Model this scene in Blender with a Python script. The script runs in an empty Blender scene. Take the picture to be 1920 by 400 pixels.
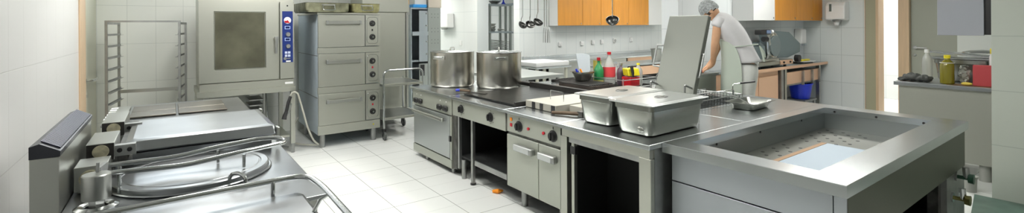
import bpy, bmesh, math, random
from mathutils import Vector, Matrix
random.seed(7)
C = bpy.context.scene.collection
SC = bpy.context.scene
PI = math.pi
V = Vector

# ------------------------------------------------------------------ camera, world, exposure
YAW = math.atan(640 / 878.0)
ROLL = math.radians(0.3)
Rv = V((math.cos(YAW), -math.sin(YAW), 0)); Fv = V((math.sin(YAW), math.cos(YAW), 0)); Uv = V((0, 0, 1))
cam_d = bpy.data.cameras.new('camera'); cam = bpy.data.objects.new('camera', cam_d); C.objects.link(cam)
rr = Rv * math.cos(ROLL) - Uv * math.sin(ROLL); uu = Rv * math.sin(ROLL) + Uv * math.cos(ROLL); bb = -Fv
M4 = Matrix(((rr.x, uu.x, bb.x, 0), (rr.y, uu.y, bb.y, 0), (rr.z, uu.z, bb.z, 1.62), (0, 0, 0, 1)))
cam.matrix_world = M4
cam_d.sensor_width = 36; cam_d.lens = 878 / 1920 * 36; cam_d.shift_y = -153 / 1920; cam_d.clip_start = 0.05
SC.camera = cam
SC.view_settings.view_transform = 'Standard'; SC.view_settings.look = 'None'
SC.view_settings.exposure = 0.0; SC.view_settings.gamma = 1; SC.view_settings.use_curve_mapping = False
LAMP = 21          # ceiling lamp diffuser strength
WORLD = 0.8        # daylight outside the windows
w = bpy.data.worlds.new('World'); SC.world = w; w.use_nodes = True
w.node_tree.nodes['Background'].inputs[0].default_value = (0.80, 0.90, 1.0, 1)
w.node_tree.nodes['Background'].inputs[1].default_value = WORLD

SC.cycles.sample_clamp_indirect = 4.0; SC.cycles.blur_glossy = 1.0
SC.cycles.caustics_reflective = False; SC.cycles.caustics_refractive = False
ad = bpy.data.lights.new('daylight', 'AREA'); ad.shape = 'RECTANGLE'; ad.size = 2.3; ad.size_y = .9; ad.energy = 36; ad.color = (.86, .94, 1.0)
al = bpy.data.objects.new('daylight', ad); C.objects.link(al); al.location = (.55, 8.35, 2.45); al.rotation_euler = (math.radians(-90), 0, 0)
# ------------------------------------------------------------------ materials
def mat(name, col, rough=0.5, metal=0.0, noise=0.0, nscale=6.0, stretch=(1, 1, 1), bump=0.0, colvar=0.0,
        alpha=None, trans=None, emit=None, spec=None, coat=0.0, col2=None, rough2=None):
    m = bpy.data.materials.new(name); m.use_nodes = True
    nt = m.node_tree; b = nt.nodes['Principled BSDF']
    b.inputs['Base Color'].default_value = (*col, 1); b.inputs['Roughness'].default_value = rough
    b.inputs['Metallic'].default_value = metal
    if spec is not None: b.inputs['Specular IOR Level'].default_value = spec
    if coat: b.inputs['Coat Weight'].default_value = coat; b.inputs['Coat Roughness'].default_value = 0.08
    if trans is not None: b.inputs['Transmission Weight'].default_value = trans
    if alpha is not None: b.inputs['Alpha'].default_value = alpha
    if emit:
        b.inputs['Emission Color'].default_value = (*emit[0], 1); b.inputs['Emission Strength'].default_value = emit[1]
    if noise or bump or colvar:
        tc = nt.nodes.new('ShaderNodeTexCoord'); mp = nt.nodes.new('ShaderNodeMapping')
        mp.inputs['Scale'].default_value = stretch
        nz = nt.nodes.new('ShaderNodeTexNoise'); nz.inputs['Scale'].default_value = nscale; nz.inputs['Detail'].default_value = 5
        nt.links.new(tc.outputs['Object'], mp.inputs[0]); nt.links.new(mp.outputs[0], nz.inputs['Vector'])
        if noise:
            mr = nt.nodes.new('ShaderNodeMapRange'); mr.inputs['From Min'].default_value = .3; mr.inputs['From Max'].default_value = .7
            mr.inputs['To Min'].default_value = max(0.02, rough - noise); mr.inputs['To Max'].default_value = min(1, rough + noise)
            nt.links.new(nz.outputs['Fac'], mr.inputs['Value']); nt.links.new(mr.outputs[0], b.inputs['Roughness'])
        if colvar:
            mx = nt.nodes.new('ShaderNodeMix'); mx.data_type = 'RGBA'
            c2 = col2 if col2 else tuple(c * (1 - colvar) for c in col)
            mx.inputs[6].default_value = (*col, 1); mx.inputs[7].default_value = (*c2, 1)
            mr2 = nt.nodes.new('ShaderNodeMapRange'); mr2.inputs['From Min'].default_value = .35; mr2.inputs['From Max'].default_value = .65
            nt.links.new(nz.outputs['Fac'], mr2.inputs['Value']); nt.links.new(mr2.outputs[0], mx.inputs[0])
            nt.links.new(mx.outputs[2], b.inputs['Base Color'])
        if bump:
            bp = nt.nodes.new('ShaderNodeBump'); bp.inputs['Strength'].default_value = bump; bp.inputs['Distance'].default_value = 0.01
            nt.links.new(nz.outputs['Fac'], bp.inputs['Height']); nt.links.new(bp.outputs[0], b.inputs['Normal'])
    return m

def tile_mat(name, col, grout, axes, size, off, g=0.004, rough=0.2, major=None, var=0.03, minorstr=1.0):
    """tiles laid on a grid: axes 'XZ','YZ','XY' in object space"""
    m = bpy.data.materials.new(name); m.use_nodes = True; nt = m.node_tree; b = nt.nodes['Principled BSDF']
    tc = nt.nodes.new('ShaderNodeTexCoord'); sp = nt.nodes.new('ShaderNodeSeparateXYZ'); nt.links.new(tc.outputs['Object'], sp.inputs[0])
    def line(ax, s, o, gw):
        a = nt.nodes.new('ShaderNodeMath'); a.operation = 'SUBTRACT'; nt.links.new(sp.outputs[ax], a.inputs[0]); a.inputs[1].default_value = o
        p = nt.nodes.new('ShaderNodeMath'); p.operation = 'PINGPONG'; nt.links.new(a.outputs[0], p.inputs[0]); p.inputs[1].default_value = s / 2
        l = nt.nodes.new('ShaderNodeMapRange'); nt.links.new(p.outputs[0], l.inputs['Value'])
        l.inputs['From Min'].default_value = gw * .4; l.inputs['From Max'].default_value = gw; l.inputs['To Min'].default_value = 1; l.inputs['To Max'].default_value = 0
        return l.outputs[0]
    def mx(a, bb_, op='MAXIMUM'):
        n = nt.nodes.new('ShaderNodeMath'); n.operation = op
        for i, v in enumerate((a, bb_)):
            if isinstance(v, (int, float)): n.inputs[i].default_value = v
            else: nt.links.new(v, n.inputs[i])
        return n.outputs[0]
    l1 = line(axes[0], size[0], off[0], g); l2 = line(axes[1], size[1], off[1], g)
    if major:
        l2 = mx(mx(l2, minorstr, 'MULTIPLY'), line(axes[1], major[0], major[1], g))
    fac = mx(l1, l2)
    nz = nt.nodes.new('ShaderNodeTexNoise'); nz.inputs['Scale'].default_value = 1.3; nz.inputs['Detail'].default_value = 6
    nt.links.new(tc.outputs['Object'], nz.inputs['Vector'])
    c1 = nt.nodes.new('ShaderNodeMix'); c1.data_type = 'RGBA'; nt.links.new(nz.outputs['Fac'], c1.inputs[0])
    c1.inputs[6].default_value = (*col, 1); c1.inputs[7].default_value = (*[c * (1 - var) for c in col], 1)
    c2 = nt.nodes.new('ShaderNodeMix'); c2.data_type = 'RGBA'; nt.links.new(fac, c2.inputs[0]); nt.links.new(c1.outputs[2], c2.inputs[6])
    c2.inputs[7].default_value = (*grout, 1); nt.links.new(c2.outputs[2], b.inputs['Base Color'])
    b.inputs['Roughness'].default_value = rough
    bp = nt.nodes.new('ShaderNodeBump'); bp.inputs['Strength'].default_value = 0.25; bp.inputs['Distance'].default_value = 0.002; bp.invert = True
    nt.links.new(fac, bp.inputs['Height']); nt.links.new(bp.outputs[0], b.inputs['Normal'])
    return m

SG = (0.60, 0.61, 0.575)
steel = mat('brushed_steel', (.46, .47, .44), .34, 1)
steel_top = mat('worn_steel_worktop', (.33, .345, .355), .28, 1, colvar=.2, nscale=3)
steel_isl = mat('island_worktop_steel', (.60, .63, .64), .26, 1, colvar=.12, nscale=3)
steel_door = mat('steel_door_sheet', (.50, .51, .455), .40, 1, nscale=2)
steel_dull = mat('dull_grey_steel', (.42, .43, .42), .42, 1, nscale=8, colvar=.2)
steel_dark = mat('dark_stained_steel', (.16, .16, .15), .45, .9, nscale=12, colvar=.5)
chrome = mat('polished_steel_tube', (.56, .58, .58), .16, 1)
panel_paint = mat('pale_grey_panel', (.42, .44, .385), .38, .55, nscale=2)
sink_front = mat('satin_steel_front', (.43, .46, .49), .45, .85, nscale=2)
black = mat('black_plastic', (.012, .012, .013), .35)
cavity = mat('black_interior_shade', (.006, .007, .007), .7, nscale=20)  # near-black in place of the shade inside open units
griddle_m = mat('seasoned_griddle_iron', (.035, .036, .034), .28, .6, nscale=14, colvar=.6, bump=.08)
iron = mat('black_cast_iron', (.03, .029, .027), .55, .3, bump=.1, nscale=30)
bronze = mat('tarnished_hotplate', (.19, .175, .15), .36, 1, colvar=.2, nscale=5)
white_pl = mat('white_plastic', (.85, .86, .85), .35)
cream_pl = mat('cream_cutting_plastic', (.44, .43, .37), .5)
orange_w = mat('orange_laminate', (.66, .28, .03), .38, colvar=.12, nscale=3, stretch=(6, 6, .6))
trim_w = mat('beech_door_trim', (.64, .47, .30), .45, colvar=.12, nscale=4, stretch=(6, 6, .5))
peach = mat('steel_orange_reflection', (.72, .46, .30), .35, .25)  # orange reflected in the steel fronts, put into the colour
blue_panel = mat('blue_control_panel', (.012, .03, .16), .3)
glass_dark = mat('smoked_oven_glass', (.10, .10, .07), .12, .0, colvar=.45, nscale=2.5, spec=.8)
red_pl = mat('red_plastic', (.50, .012, .02), .35)
redlamp = mat('red_indicator', (.45, .01, .02), .3)
amber = mat('amber_indicator', (.8, .25, .02), .3)
yellow_pl = mat('yellow_plastic', (.80, .68, .02), .4)
blue_pl = mat('blue_plastic', (.005, .03, .55), .35)
skyblue = mat('bright_blue_tray', (.02, .32, .80), .4)
rubber = mat('grey_rubber', (.08, .085, .08), .6)
hose_m = mat('pale_rubber_hose', (.42, .42, .36), .5)
greyblue = mat('grey_blue_paint', (.36, .41, .44), .45, .3)
greypaint = mat('grey_green_paint', (.30, .33, .31), .5, .2)
cab_grey = mat('blue_grey_cabinet', (.40, .42, .47), .45, .1)
doorpaint = mat('olive_grey_door', (.34, .36, .30), .5)
doorpale = mat('pale_cream_door', (.60, .60, .48), .5)
clear = mat('clear_bottle_plastic', (.80, .82, .78), .12, trans=.4, alpha=.6)
oil = mat('olive_oil', (.30, .26, .015), .12, trans=.35, coat=.4)
oilgreen = mat('green_labelled_bottle', (.02, .22, .07), .3)
paleoil = mat('pale_oil', (.62, .58, .20), .15, trans=.5)
cola = mat('purple_brown_sauce', (.10, .07, .09), .3)
cloth = mat('dark_grey_cloth', (.10, .105, .10), .9, colvar=.5, nscale=12, bump=.3)
skin = mat('skin', (.62, .36, .21), .55, colvar=.12, nscale=8)
shirt_m = mat('white_cotton', (.60, .60, .61), .85, bump=.5, nscale=7, colvar=.05)
trouser_m = mat('white_cotton_trousers', (.58, .60, .57), .85, bump=.5, nscale=8, colvar=.06)
apron_m = mat('pale_green_apron', (.44, .50, .43), .8, bump=.35, nscale=7)
hair_m = mat('dark_hair', (.05, .035, .025), .7)
net_m = mat('grey_hair_net', (.42, .45, .45), .75, colvar=.5, nscale=40)
meat = mat('raw_meat', (.55, .16, .13), .35, colvar=.3, nscale=15)
orange_scrap = mat('orange_peel', (.9, .30, .01), .5)
lemon = mat('yellow_lemon', (.75, .58, .10), .5)
mat_green = mat('green_floor_rubber', (.10, .17, .14), .35, colvar=.35, nscale=6)
woodh = mat('worn_wood', (.16, .105, .06), .6, colvar=.4, nscale=10)
stainb = mat('brown_burnt_edge', (.32, .20, .11), .5, .4)
white_w = mat('white_painted', (.80, .81, .80), .5)
pvc = mat('grey_pvc', (.33, .34, .31), .5)
insert_m = mat('pale_blue_plate', (.33, .40, .46), .45, .35)
blade_m = mat('slicer_guard_alloy', (.20, .25, .26), .45, .5)
mesh_m = mat('fryer_mesh_wire', (.05, .055, .05), .45, .7)
brass = mat('tarnished_brass', (.35, .33, .12), .4, .9, colvar=.4, nscale=30)
hinge_y = mat('yellow_zinc_disc', (.72, .68, .48), .4, .3, colvar=.45, nscale=25)
lampm = mat('lamp_diffuser', (.9, .9, .9), .5, emit=((1.0, .985, .94), LAMP))
ceil_m = mat('ceiling_paint', (.84, .85, .83), .8)
front_m = mat('unseen_wall_darkened', (.34, .35, .31), .7)  # unseen wall, colour darkened to cut light reflected onto the steel
wall_plain = mat('plain_white_wall', (.72, .76, .72), .6)
glass = bpy.data.materials.new('window_glass'); glass.use_nodes = True
_n = glass.node_tree; _n.nodes.clear()
_o = _n.nodes.new('ShaderNodeOutputMaterial'); _t = _n.nodes.new('ShaderNodeBsdfTransparent'); _g = _n.nodes.new('ShaderNodeBsdfGlossy'); _mx = _n.nodes.new('ShaderNodeMixShader')
_g.inputs['Roughness'].default_value = .02; _mx.inputs[0].default_value = .06
_n.links.new(_t.outputs[0], _mx.inputs[1]); _n.links.new(_g.outputs[0], _mx.inputs[2]); _n.links.new(_mx.outputs[0], _o.inputs[0])

WT = (.80, .82, .80)
tile_left = tile_mat('white_wall_tile_left', (.85, .855, .85), (.72, .72, .71), 'YZ', (.34, .552), (3.81, .82), .004, .13)
tile_back = tile_mat('white_wall_tile_back', (.86, .885, .83), (.62, .65, .61), 'XZ', (.30, .50), (.14, .40), .003, .25)
tile_far = tile_mat('white_wall_tile_far', (.80, .84, .83), (.58, .64, .65), 'XZ', (.30, .50), (5.95, .45), .005, .25)
tile_mid = tile_mat('white_wall_tile_mid', (.78, .82, .83), (.58, .63, .64), 'XZ', (.60, .50), (5.95, .05), .006, .25)
tile_right = tile_mat('white_wall_tile_right', (.72, .76, .75), (.52, .56, .55), 'YZ', (.34, .50), (3.03, .04), .006, .22)
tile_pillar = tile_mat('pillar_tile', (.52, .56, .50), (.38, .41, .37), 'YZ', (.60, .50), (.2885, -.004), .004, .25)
tile_col = tile_mat('column_tile', (.80, .83, .82), (.64, .68, .68), 'YZ', (.62, .50), (9.5, .45), .006, .25)
tile_room = tile_mat('next_room_tile', (.86, .87, .86), (.66, .68, .68), 'YZ', (.45, .50), (2.95, .0), .006, .2)
floor_m = tile_mat('white_floor_tile', (.86, .88, .855), (.22, .23, .21), 'XY', (.465, .2875), (1.605, 4.0), .0035, .2, major=(.575, 4.0), minorstr=.28)

# ------------------------------------------------------------------ mesh building
class MB:
    def __init__(s): s.bm = bmesh.new(); s.mi = 0
    def _f(s, vs):
        try:
            f = s.bm.faces.new(vs); f.material_index = s.mi; return f
        except ValueError: return None
    def box(s, x0, x1, y0, y1, z0, z1):
        if x0 > x1: x0, x1 = x1, x0
        if y0 > y1: y0, y1 = y1, y0
        if z0 > z1: z0, z1 = z1, z0
        v = [s.bm.verts.new(p) for p in ((x0,y0,z0),(x1,y0,z0),(x1,y1,z0),(x0,y1,z0),(x0,y0,z1),(x1,y0,z1),(x1,y1,z1),(x0,y1,z1))]
        for q in ((0,3,2,1),(4,5,6,7),(0,1,5,4),(1,2,6,5),(2,3,7,6),(3,0,4,7)): s._f([v[i] for i in q])
        return s
    def obox(s, c, ax, ay, az):
        """box about centre c with half-axis vectors"""
        c, ax, ay, az = V(c), V(ax), V(ay), V(az)
        v = [s.bm.verts.new(c + ax * i + ay * j + az * k) for k in (-1, 1) for i, j in ((-1,-1),(1,-1),(1,1),(-1,1))]
        for q in ((0,3,2,1),(4,5,6,7),(0,1,5,4),(1,2,6,5),(2,3,7,6),(3,0,4,7)): s._f([v[i] for i in q])
        return s
    def prism(s, poly, ext):
        ext = V(ext); a = [s.bm.verts.new(V(p)) for p in poly]; b = [s.bm.verts.new(V(p) + ext) for p in poly]
        n = len(a); s._f(a[::-1]); s._f(b)
        for i in range(n): s._f([a[i], a[(i+1) % n], b[(i+1) % n], b[i]])
        return s
    def ring(s, c, d, up, r, n, r2=None):
        d = V(d).normalized(); up = V(up); x = d.cross(up)
        if x.length < 1e-5: x = d.cross(V((1, 0, 0)))
        if x.length < 1e-5: x = d.cross(V((0, 1, 0)))
        x.normalize(); y = x.cross(d)
        return [s.bm.verts.new(V(c) + x * math.cos(2*PI*i/n) * r + y * math.sin(2*PI*i/n) * (r2 or r)) for i in range(n)]
    def _br(s, a, b):
        n = len(a)
        for i in range(n): s._f([a[i], a[(i+1) % n], b[(i+1) % n], b[i]])
    def cyl(s, p0, p1, r, r1=None, n=16, caps=True):
        d = V(p1) - V(p0); a = s.ring(p0, d, (0, 0, 1), r, n); b = s.ring(p1, d, (0, 0, 1), r if r1 is None else r1, n); s._br(a, b)
        if caps: s._f(a[::-1]); s._f(b)
        return s
    def tube(s, pts, r, n=8, closed=False):
        pts = [V(p) for p in pts]; m = len(pts); rs = r if isinstance(r, (list, tuple)) else [r] * m
        rings = []; nrm = None
        for i, p in enumerate(pts):
            if closed: t = pts[(i+1) % m] - pts[i-1]
            else: t = pts[min(i+1, m-1)] - pts[max(i-1, 0)]
            t.normalize()
            if nrm is None:
                nrm = t.orthogonal().normalized()
            nrm = (nrm - t * nrm.dot(t))
            if nrm.length < 1e-6: nrm = t.orthogonal()
            nrm.normalize(); bn = t.cross(nrm)
            rings.append([s.bm.verts.new(p + (nrm * math.cos(2*PI*k/n) + bn * math.sin(2*PI*k/n)) * rs[i]) for k in range(n)])
        for i in range(m - 1): s._br(rings[i], rings[i+1])
        if closed: s._br(rings[-1], rings[0])
        else: s._f(rings[0][::-1]); s._f(rings[-1])
        return s
    def lathe(s, prof, c=(0, 0, 0), n=32, axis=(0, 0, 1), sx=1, sy=1):
        c = V(c); ax = V(axis).normalized(); x = V((1, 0, 0)) if abs(ax.z) > .9 else V((0, 0, 1)).cross(ax).normalized(); y = ax.cross(x)
        prev = None
        for r, z in prof:
            if r < 1e-6: cur = [s.bm.verts.new(c + ax * z)]
            else: cur = [s.bm.verts.new(c + ax * z + x * (math.cos(2*PI*i/n) * r * sx) + y * (math.sin(2*PI*i/n) * r * sy)) for i in range(n)]
            if prev:
                if len(prev) == 1 and len(cur) > 1:
                    for i in range(n): s._f([prev[0], cur[(i+1) % n], cur[i]][::-1])
                elif len(cur) == 1 and len(prev) > 1:
                    for i in range(n): s._f([prev[i], prev[(i+1) % n], cur[0]])
                elif len(cur) > 1: s._br(prev, cur)
            prev = cur
        return s
    def sphere(s, c, r, n=16, m=10, sc=(1, 1, 1)):
        c = V(c); prof = [(math.sin(PI*i/m) * r, -math.cos(PI*i/m) * r) for i in range(m + 1)]; prof[0] = (0, -r); prof[-1] = (0, r)
        k0 = len(s.bm.verts); s.lathe(prof, (0, 0, 0), n)
        s.bm.verts.ensure_lookup_table()
        for v in list(s.bm.verts)[k0:]:
            v.co = V((v.co.x * sc[0], v.co.y * sc[1], v.co.z * sc[2])) + c
        return s
    def rect_loops(s, loops, close_last=True, close_first=False):
        """loops: list of vertex lists (same count) bridged in turn"""
        rs = [[s.bm.verts.new(V(p)) for p in l] for l in loops]
        for a, b in zip(rs, rs[1:]): s._br(a, b)
        if close_last: s._f(rs[-1])
        if close_first: s._f(rs[0][::-1])
        return s

def rrect(cx, cy, hx, hy, r, z, n=5):
    out = []
    for qx, qy, a0 in ((1, 1, 0), (-1, 1, PI/2), (-1, -1, PI), (1, -1, 3*PI/2)):
        for i in range(n + 1):
            a = a0 + (PI/2) * i / n
            out.append((cx + qx * (hx - r) + math.cos(a) * r, cy + qy * (hy - r) + math.sin(a) * r, z))
    return out

ORG = {}
def make(name, mb, mats, org, bevel=0, smooth=35, recalc=True):
    me = bpy.data.meshes.new(name)
    bm = mb.bm
    if recalc: bmesh.ops.recalc_face_normals(bm, faces=bm.faces)
    bm.to_mesh(me); bm.free()
    if not isinstance(mats, (list, tuple)): mats = [mats]
    for m in mats: me.materials.append(m)
    me.transform(Matrix.Translation(-V(org)))
    if smooth:
        for p in me.polygons: p.use_smooth = True
        me.set_sharp_from_angle(angle=math.radians(smooth))
    o = bpy.data.objects.new(name, me); C.objects.link(o)
    if bevel:
        b = o.modifiers.new('bevel', 'BEVEL'); b.width = bevel; b.segments = 2; b.limit_method = 'ANGLE'; b.angle_limit = math.radians(40); b.harden_normals = True
        if smooth:
            wn = o.modifiers.new('wn', 'WEIGHTED_NORMAL'); wn.keep_sharp = True; wn.mode = 'FACE_AREA'; wn.weight = 100
    return o
def thing(name, label, cat, loc=(0, 0, 0), group=None):
    o = bpy.data.objects.new(name, None); C.objects.link(o); o.empty_display_size = .1
    o.location = loc; ORG[o] = V(loc); o['label'] = label; o['category'] = cat
    if group: o['group'] = group
    return o
def part(name, mb, m, parent, label=None, bevel=0, smooth=35):
    org = ORG[parent]; o = make(name, mb, m, org, bevel, smooth); o.parent = parent; ORG[o] = org
    if label: o['label'] = label
    return o
def solo(name, mb, m, label, cat, group=None, bevel=0, smooth=35, loc=None):
    co = [v.co for v in mb.bm.verts]
    if loc is None:
        loc = V(((min(c.x for c in co) + max(c.x for c in co)) / 2, (min(c.y for c in co) + max(c.y for c in co)) / 2, min(c.z for c in co)))
    o = make(name, mb, m, loc, bevel, smooth); o.location = loc; ORG[o] = V(loc)
    o['label'] = label; o['category'] = cat
    if group: o['group'] = group
    return o
def struct(name, mb, m, parent=None, bevel=0):
    o = make(name, mb, m, ORG[parent] if parent else (0, 0, 0), bevel); ORG[o] = V((0, 0, 0))
    if parent: o.parent = parent
    else: o['kind'] = 'structure'
    return o
def dup(root, loc, rz=0, label=None, group=None):
    r = root.copy(); C.objects.link(r); r.location = loc; r.rotation_euler = (0, 0, rz)
    if label: r['label'] = label
    if group: r['group'] = group
    for ch in list(root.children):
        c = ch.copy(); C.objects.link(c); c.parent = r
        for g in list(ch.children):
            d = g.copy(); C.objects.link(d); d.parent = c
    return r
def B(*a): return MB().box(*a)
def arc(c, r, a0, a1, n, ax, ay):
    c, ax, ay = V(c), V(ax), V(ay)
    return [c + ax * (math.cos(a0 + (a1-a0)*i/n) * r) + ay * (math.sin(a0 + (a1-a0)*i/n) * r) for i in range(n + 1)]
def rounded(pts, r, n=4, closed=False):
    pts = [V(p) for p in pts]; out = []; m = len(pts)
    for i, p in enumerate(pts):
        if not closed and i in (0, m - 1): out.append(p); continue
        a, b = pts[i-1], pts[(i+1) % m]; da = (a - p); db = (b - p); q = min(r, da.length * .45, db.length * .45)
        pa, pb = p + da.normalized() * q, p + db.normalized() * q
        for k in range(n + 1):
            t = k / n; out.append(pa * (1-t)**2 + p * 2*t*(1-t) + pb * t*t)
    return out

# ------------------------------------------------------------------ the setting
CZ = 2.9
struct('floor', B(-1, 12.6, -3.1, 13.2, -.08, 0), floor_m)
struct('ceiling', B(-1, 12.6, -3.1, 13.2, CZ, CZ + .1), ceil_m)
struct('wall_left', B(-.94, -.74, -3.1, 6.3, 0, CZ), tile_left)
# door in the left wall
def wall_open_x(name, x0, x1, y0, y1, m, ops):
    """wall in a Y=const slab y0..y1 with openings (xa,xb,za,zb)"""
    mb = MB(); x = x0
    for xa, xb, za, zb in sorted(ops):
        mb.box(x, xa, y0, y1, 0, CZ)
        if za > 0: mb.box(xa, xb, y0, y1, 0, za)
        if zb < CZ: mb.box(xa, xb, y0, y1, zb, CZ)
        x = xb
    mb.box(x, x1, y0, y1, 0, CZ)
    return struct(name, mb, m)
mbw = B(-.94, -.74, 6.3, 8.1, 2.15, CZ); mbw.box(-.94, -.86, 6.3, 8.1, 0, 2.15)
struct('wall_side', mbw, tile_left)
struct('trim_1', B(-.86, -.73, 6.305, 6.70, 0, 2.15), trim_w, bevel=.004)
d1 = struct('door_1', B(-.83, -.765, 6.71, 7.9, 0.005, 2.14), doorpale, bevel=.003)
h = MB(); h.cyl((-.765, 7.0, 1.02), (-.71, 7.0, 1.02), .011); h.tube(rounded([(-.715, 7.0, 1.02), (-.70, 7.10, 1.02), (-.695, 7.28, 1.025)], .03), .016); h.cyl((-.765, 7.0, 1.02), (-.758, 7.0, 1.02), .026)
struct('door_handle', h, chrome, d1)
struct('door_lock', MB().cyl((-.765, 7.0, .85), (-.752, 7.0, .85), .018), chrome, d1)
wall_open_x('wall_back', -.94, 3.42, 7.9, 8.1, tile_back, [(-.45, 1.5, 2.12, 2.78)])
wall_open_x('wall_front', -.94, 6.1, -3.1, -2.9, front_m, [])
def window(name, x0, x1, y0, y1, z0, z1, nx):
    fr = MB(); t = .05
    fr.box(x0, x1, y0, y1, z0, z0 + t).box(x0, x1, y0, y1, z1 - t, z1)
    fr.box(x0, x0 + t, y0, y1, z0 + t, z1 - t).box(x1 - t, x1, y0, y1, z0 + t, z1 - t)
    for i in range(1, nx):
        x = x0 + (x1 - x0) * i / nx; fr.box(x - t/2, x + t/2, y0, y1, z0 + t, z1 - t)
    w_ = struct(name, fr, white_w)
    ym = (y0 + y1) / 2
    struct('pane', B(x0 + t, x1 - t, ym - .003, ym + .003, z0 + t, z1 - t), glass, w_)
window('window_1', -.45, 1.5, 7.96, 8.02, 2.12, 2.78, 2)
# far tiled wall with the orange cupboards, and its own pier edge
struct('wall_far', B(5.84, 12.6, 7.75, 7.95, 0, CZ), tile_far)
struct('wall_partition', B(5.85, 9.9, 4.0, 4.28, 0, CZ), tile_mid)
struct('wall_right', B(9.9, 10.1, 2.99, 4.28, 0, CZ), tile_right)
struct('wall_right_near', B(9.9, 10.1, -3.1, 1.81, 0, CZ), wall_plain)
struct('wall_lintel', B(9.9, 10.1, 1.81, 2.99, 2.15, CZ), wall_plain)
struct('wall_corridor', B(12.4, 12.6, -3.1, 13.2, 0, CZ), tile_room)
struct('wall_far_room', B(2.9, 12.4, 13.0, 13.2, 0, CZ), tile_far)
struct('wall_far_side', B(3.22, 3.42, 8.1, 13.0, 0, CZ), wall_plain)
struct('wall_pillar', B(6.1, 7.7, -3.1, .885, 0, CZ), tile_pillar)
struct('wall_column', B(5.9, 6.22, 9.5, 11.52, 0, CZ), tile_col)
# doorway in the right wall
struct('trim_2', B(9.86, 10.12, 2.84, 2.985, 0, 2.15), mat('olive_frame', (.36, .35, .24), .5))
struct('trim_3', B(9.84, 10.12, 2.80, 2.838, 0, 2.15), trim_w)
struct('trim_4', B(9.84, 10.12, 2.385, 2.53, 0, 2.15), trim_w, bevel=.004)
d2 = struct('door_2', B(9.93, 9.99, 1.815, 2.38, .005, 2.145), doorpaint)
h = MB(); h.cyl((9.93, 2.33, 1.215), (9.88, 2.33, 1.215), .013); h.tube([(9.885, 2.33, 1.215), (9.88, 2.27, 1.215), (9.885, 2.17, 1.21)], .011); h.cyl((9.93, 2.33, 1.215), (9.922, 2.33, 1.215), .03)
struct('door_handle', h, chrome, d2)
struct('door_lock', MB().cyl((9.93, 2.33, 1.09), (9.918, 2.33, 1.09), .02), chrome, d2)
struct('trim_5', B(9.885, 9.9, 3.0, 3.01, 0, 2.15), trim_w)
# ceiling lamps
def ceiling_lamp(loc, label, rz=0):
    t = thing('ceiling_light', label, 'light', (0, 0, 0), 'fluorescent ceiling lights')
    fr = MB(); fr.box(-.32, .32, -.62, -.60, -.06, 0).box(-.32, .32, .60, .62, -.06, 0).box(-.32, -.30, -.6, .6, -.06, 0).box(.30, .32, -.6, .6, -.06, 0).box(-.30, .30, -.6, .6, -.02, 0)
    part('frame', fr, white_w, t)
    part('diffuser', B(-.30, .30, -.60, .60, -.05, -.035), lampm, t)
    t.location = loc; t.rotation_euler.z = rz
    return t
L0 = ceiling_lamp((1.3, 2.3, CZ), 'fluorescent ceiling light over the near end of the aisle')
for lx, ly, lab in ((.35, 5.7, 'added unseen ceiling light in front of the tray rack'), (3.9, 1.6, 'fluorescent ceiling light above the steel sink table'),  # tray rack lamp is unseen, added to brighten the back wall
                    (1.3, 4.6, 'fluorescent ceiling light over the aisle beside the cooking island'),
                    (5.3, 5.9, 'fluorescent ceiling light between the island and the cupboards'),
                    (8.3, 5.9, 'fluorescent ceiling light in front of the orange cupboards'), (7.3, 2.6, 'fluorescent ceiling light behind the cook'),
                    (5.1, 8.6, 'added unseen ceiling light in the passage before the column'), (4.7, 11.4, 'fluorescent ceiling light in the passage beside the column'), (7.8, 11.3, 'fluorescent ceiling light above the storage rack'),  # lamp before the column is unseen, added to brighten its near face
                    (11.3, 2.2, 'fluorescent ceiling light in the room beyond the doorway'), (11.3, 3.6, 'added second unseen ceiling light in the room beyond the doorway'),  # second lamp here is unseen, added to whiten the doorway view
                    (3.9, 3.4, 'fluorescent ceiling light above the cooking island')):
    dup(L0, (lx, ly, CZ), 0, lab)

# ------------------------------------------------------------------ LEFT ROW
# extraction housing
t = thing('flue_housing', 'tall steel flue housing with black louvred top by the left tiled wall', 'flue', (-.415, 3.1, 0))
part('casing', B(-.455, -.368, 2.62, 3.57, 0, 1.095), steel, t, bevel=.002)
lv = MB(); lv.prism([(-.455, 2.615, 1.096), (-.365, 2.615, 1.096), (-.363, 2.615, 1.118), (-.425, 2.615, 1.155), (-.455, 2.615, 1.145)], (0, .96, 0))
part('end_cap', lv, mat('black_enamel', (.02, .022, .03), .4), t)
sl = MB()
import_n = 46
for i in range(import_n):
    y = 2.65 + i * (.90 / import_n)
    sl.prism([(-.426, y, 1.157), (-.426, y, 1.163), (-.367, y, 1.128), (-.367, y, 1.122)], (0, .010, 0))
part('louvre', sl, mat('louvre_grey', (.10, .105, .14), .40, .4), t)

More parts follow.
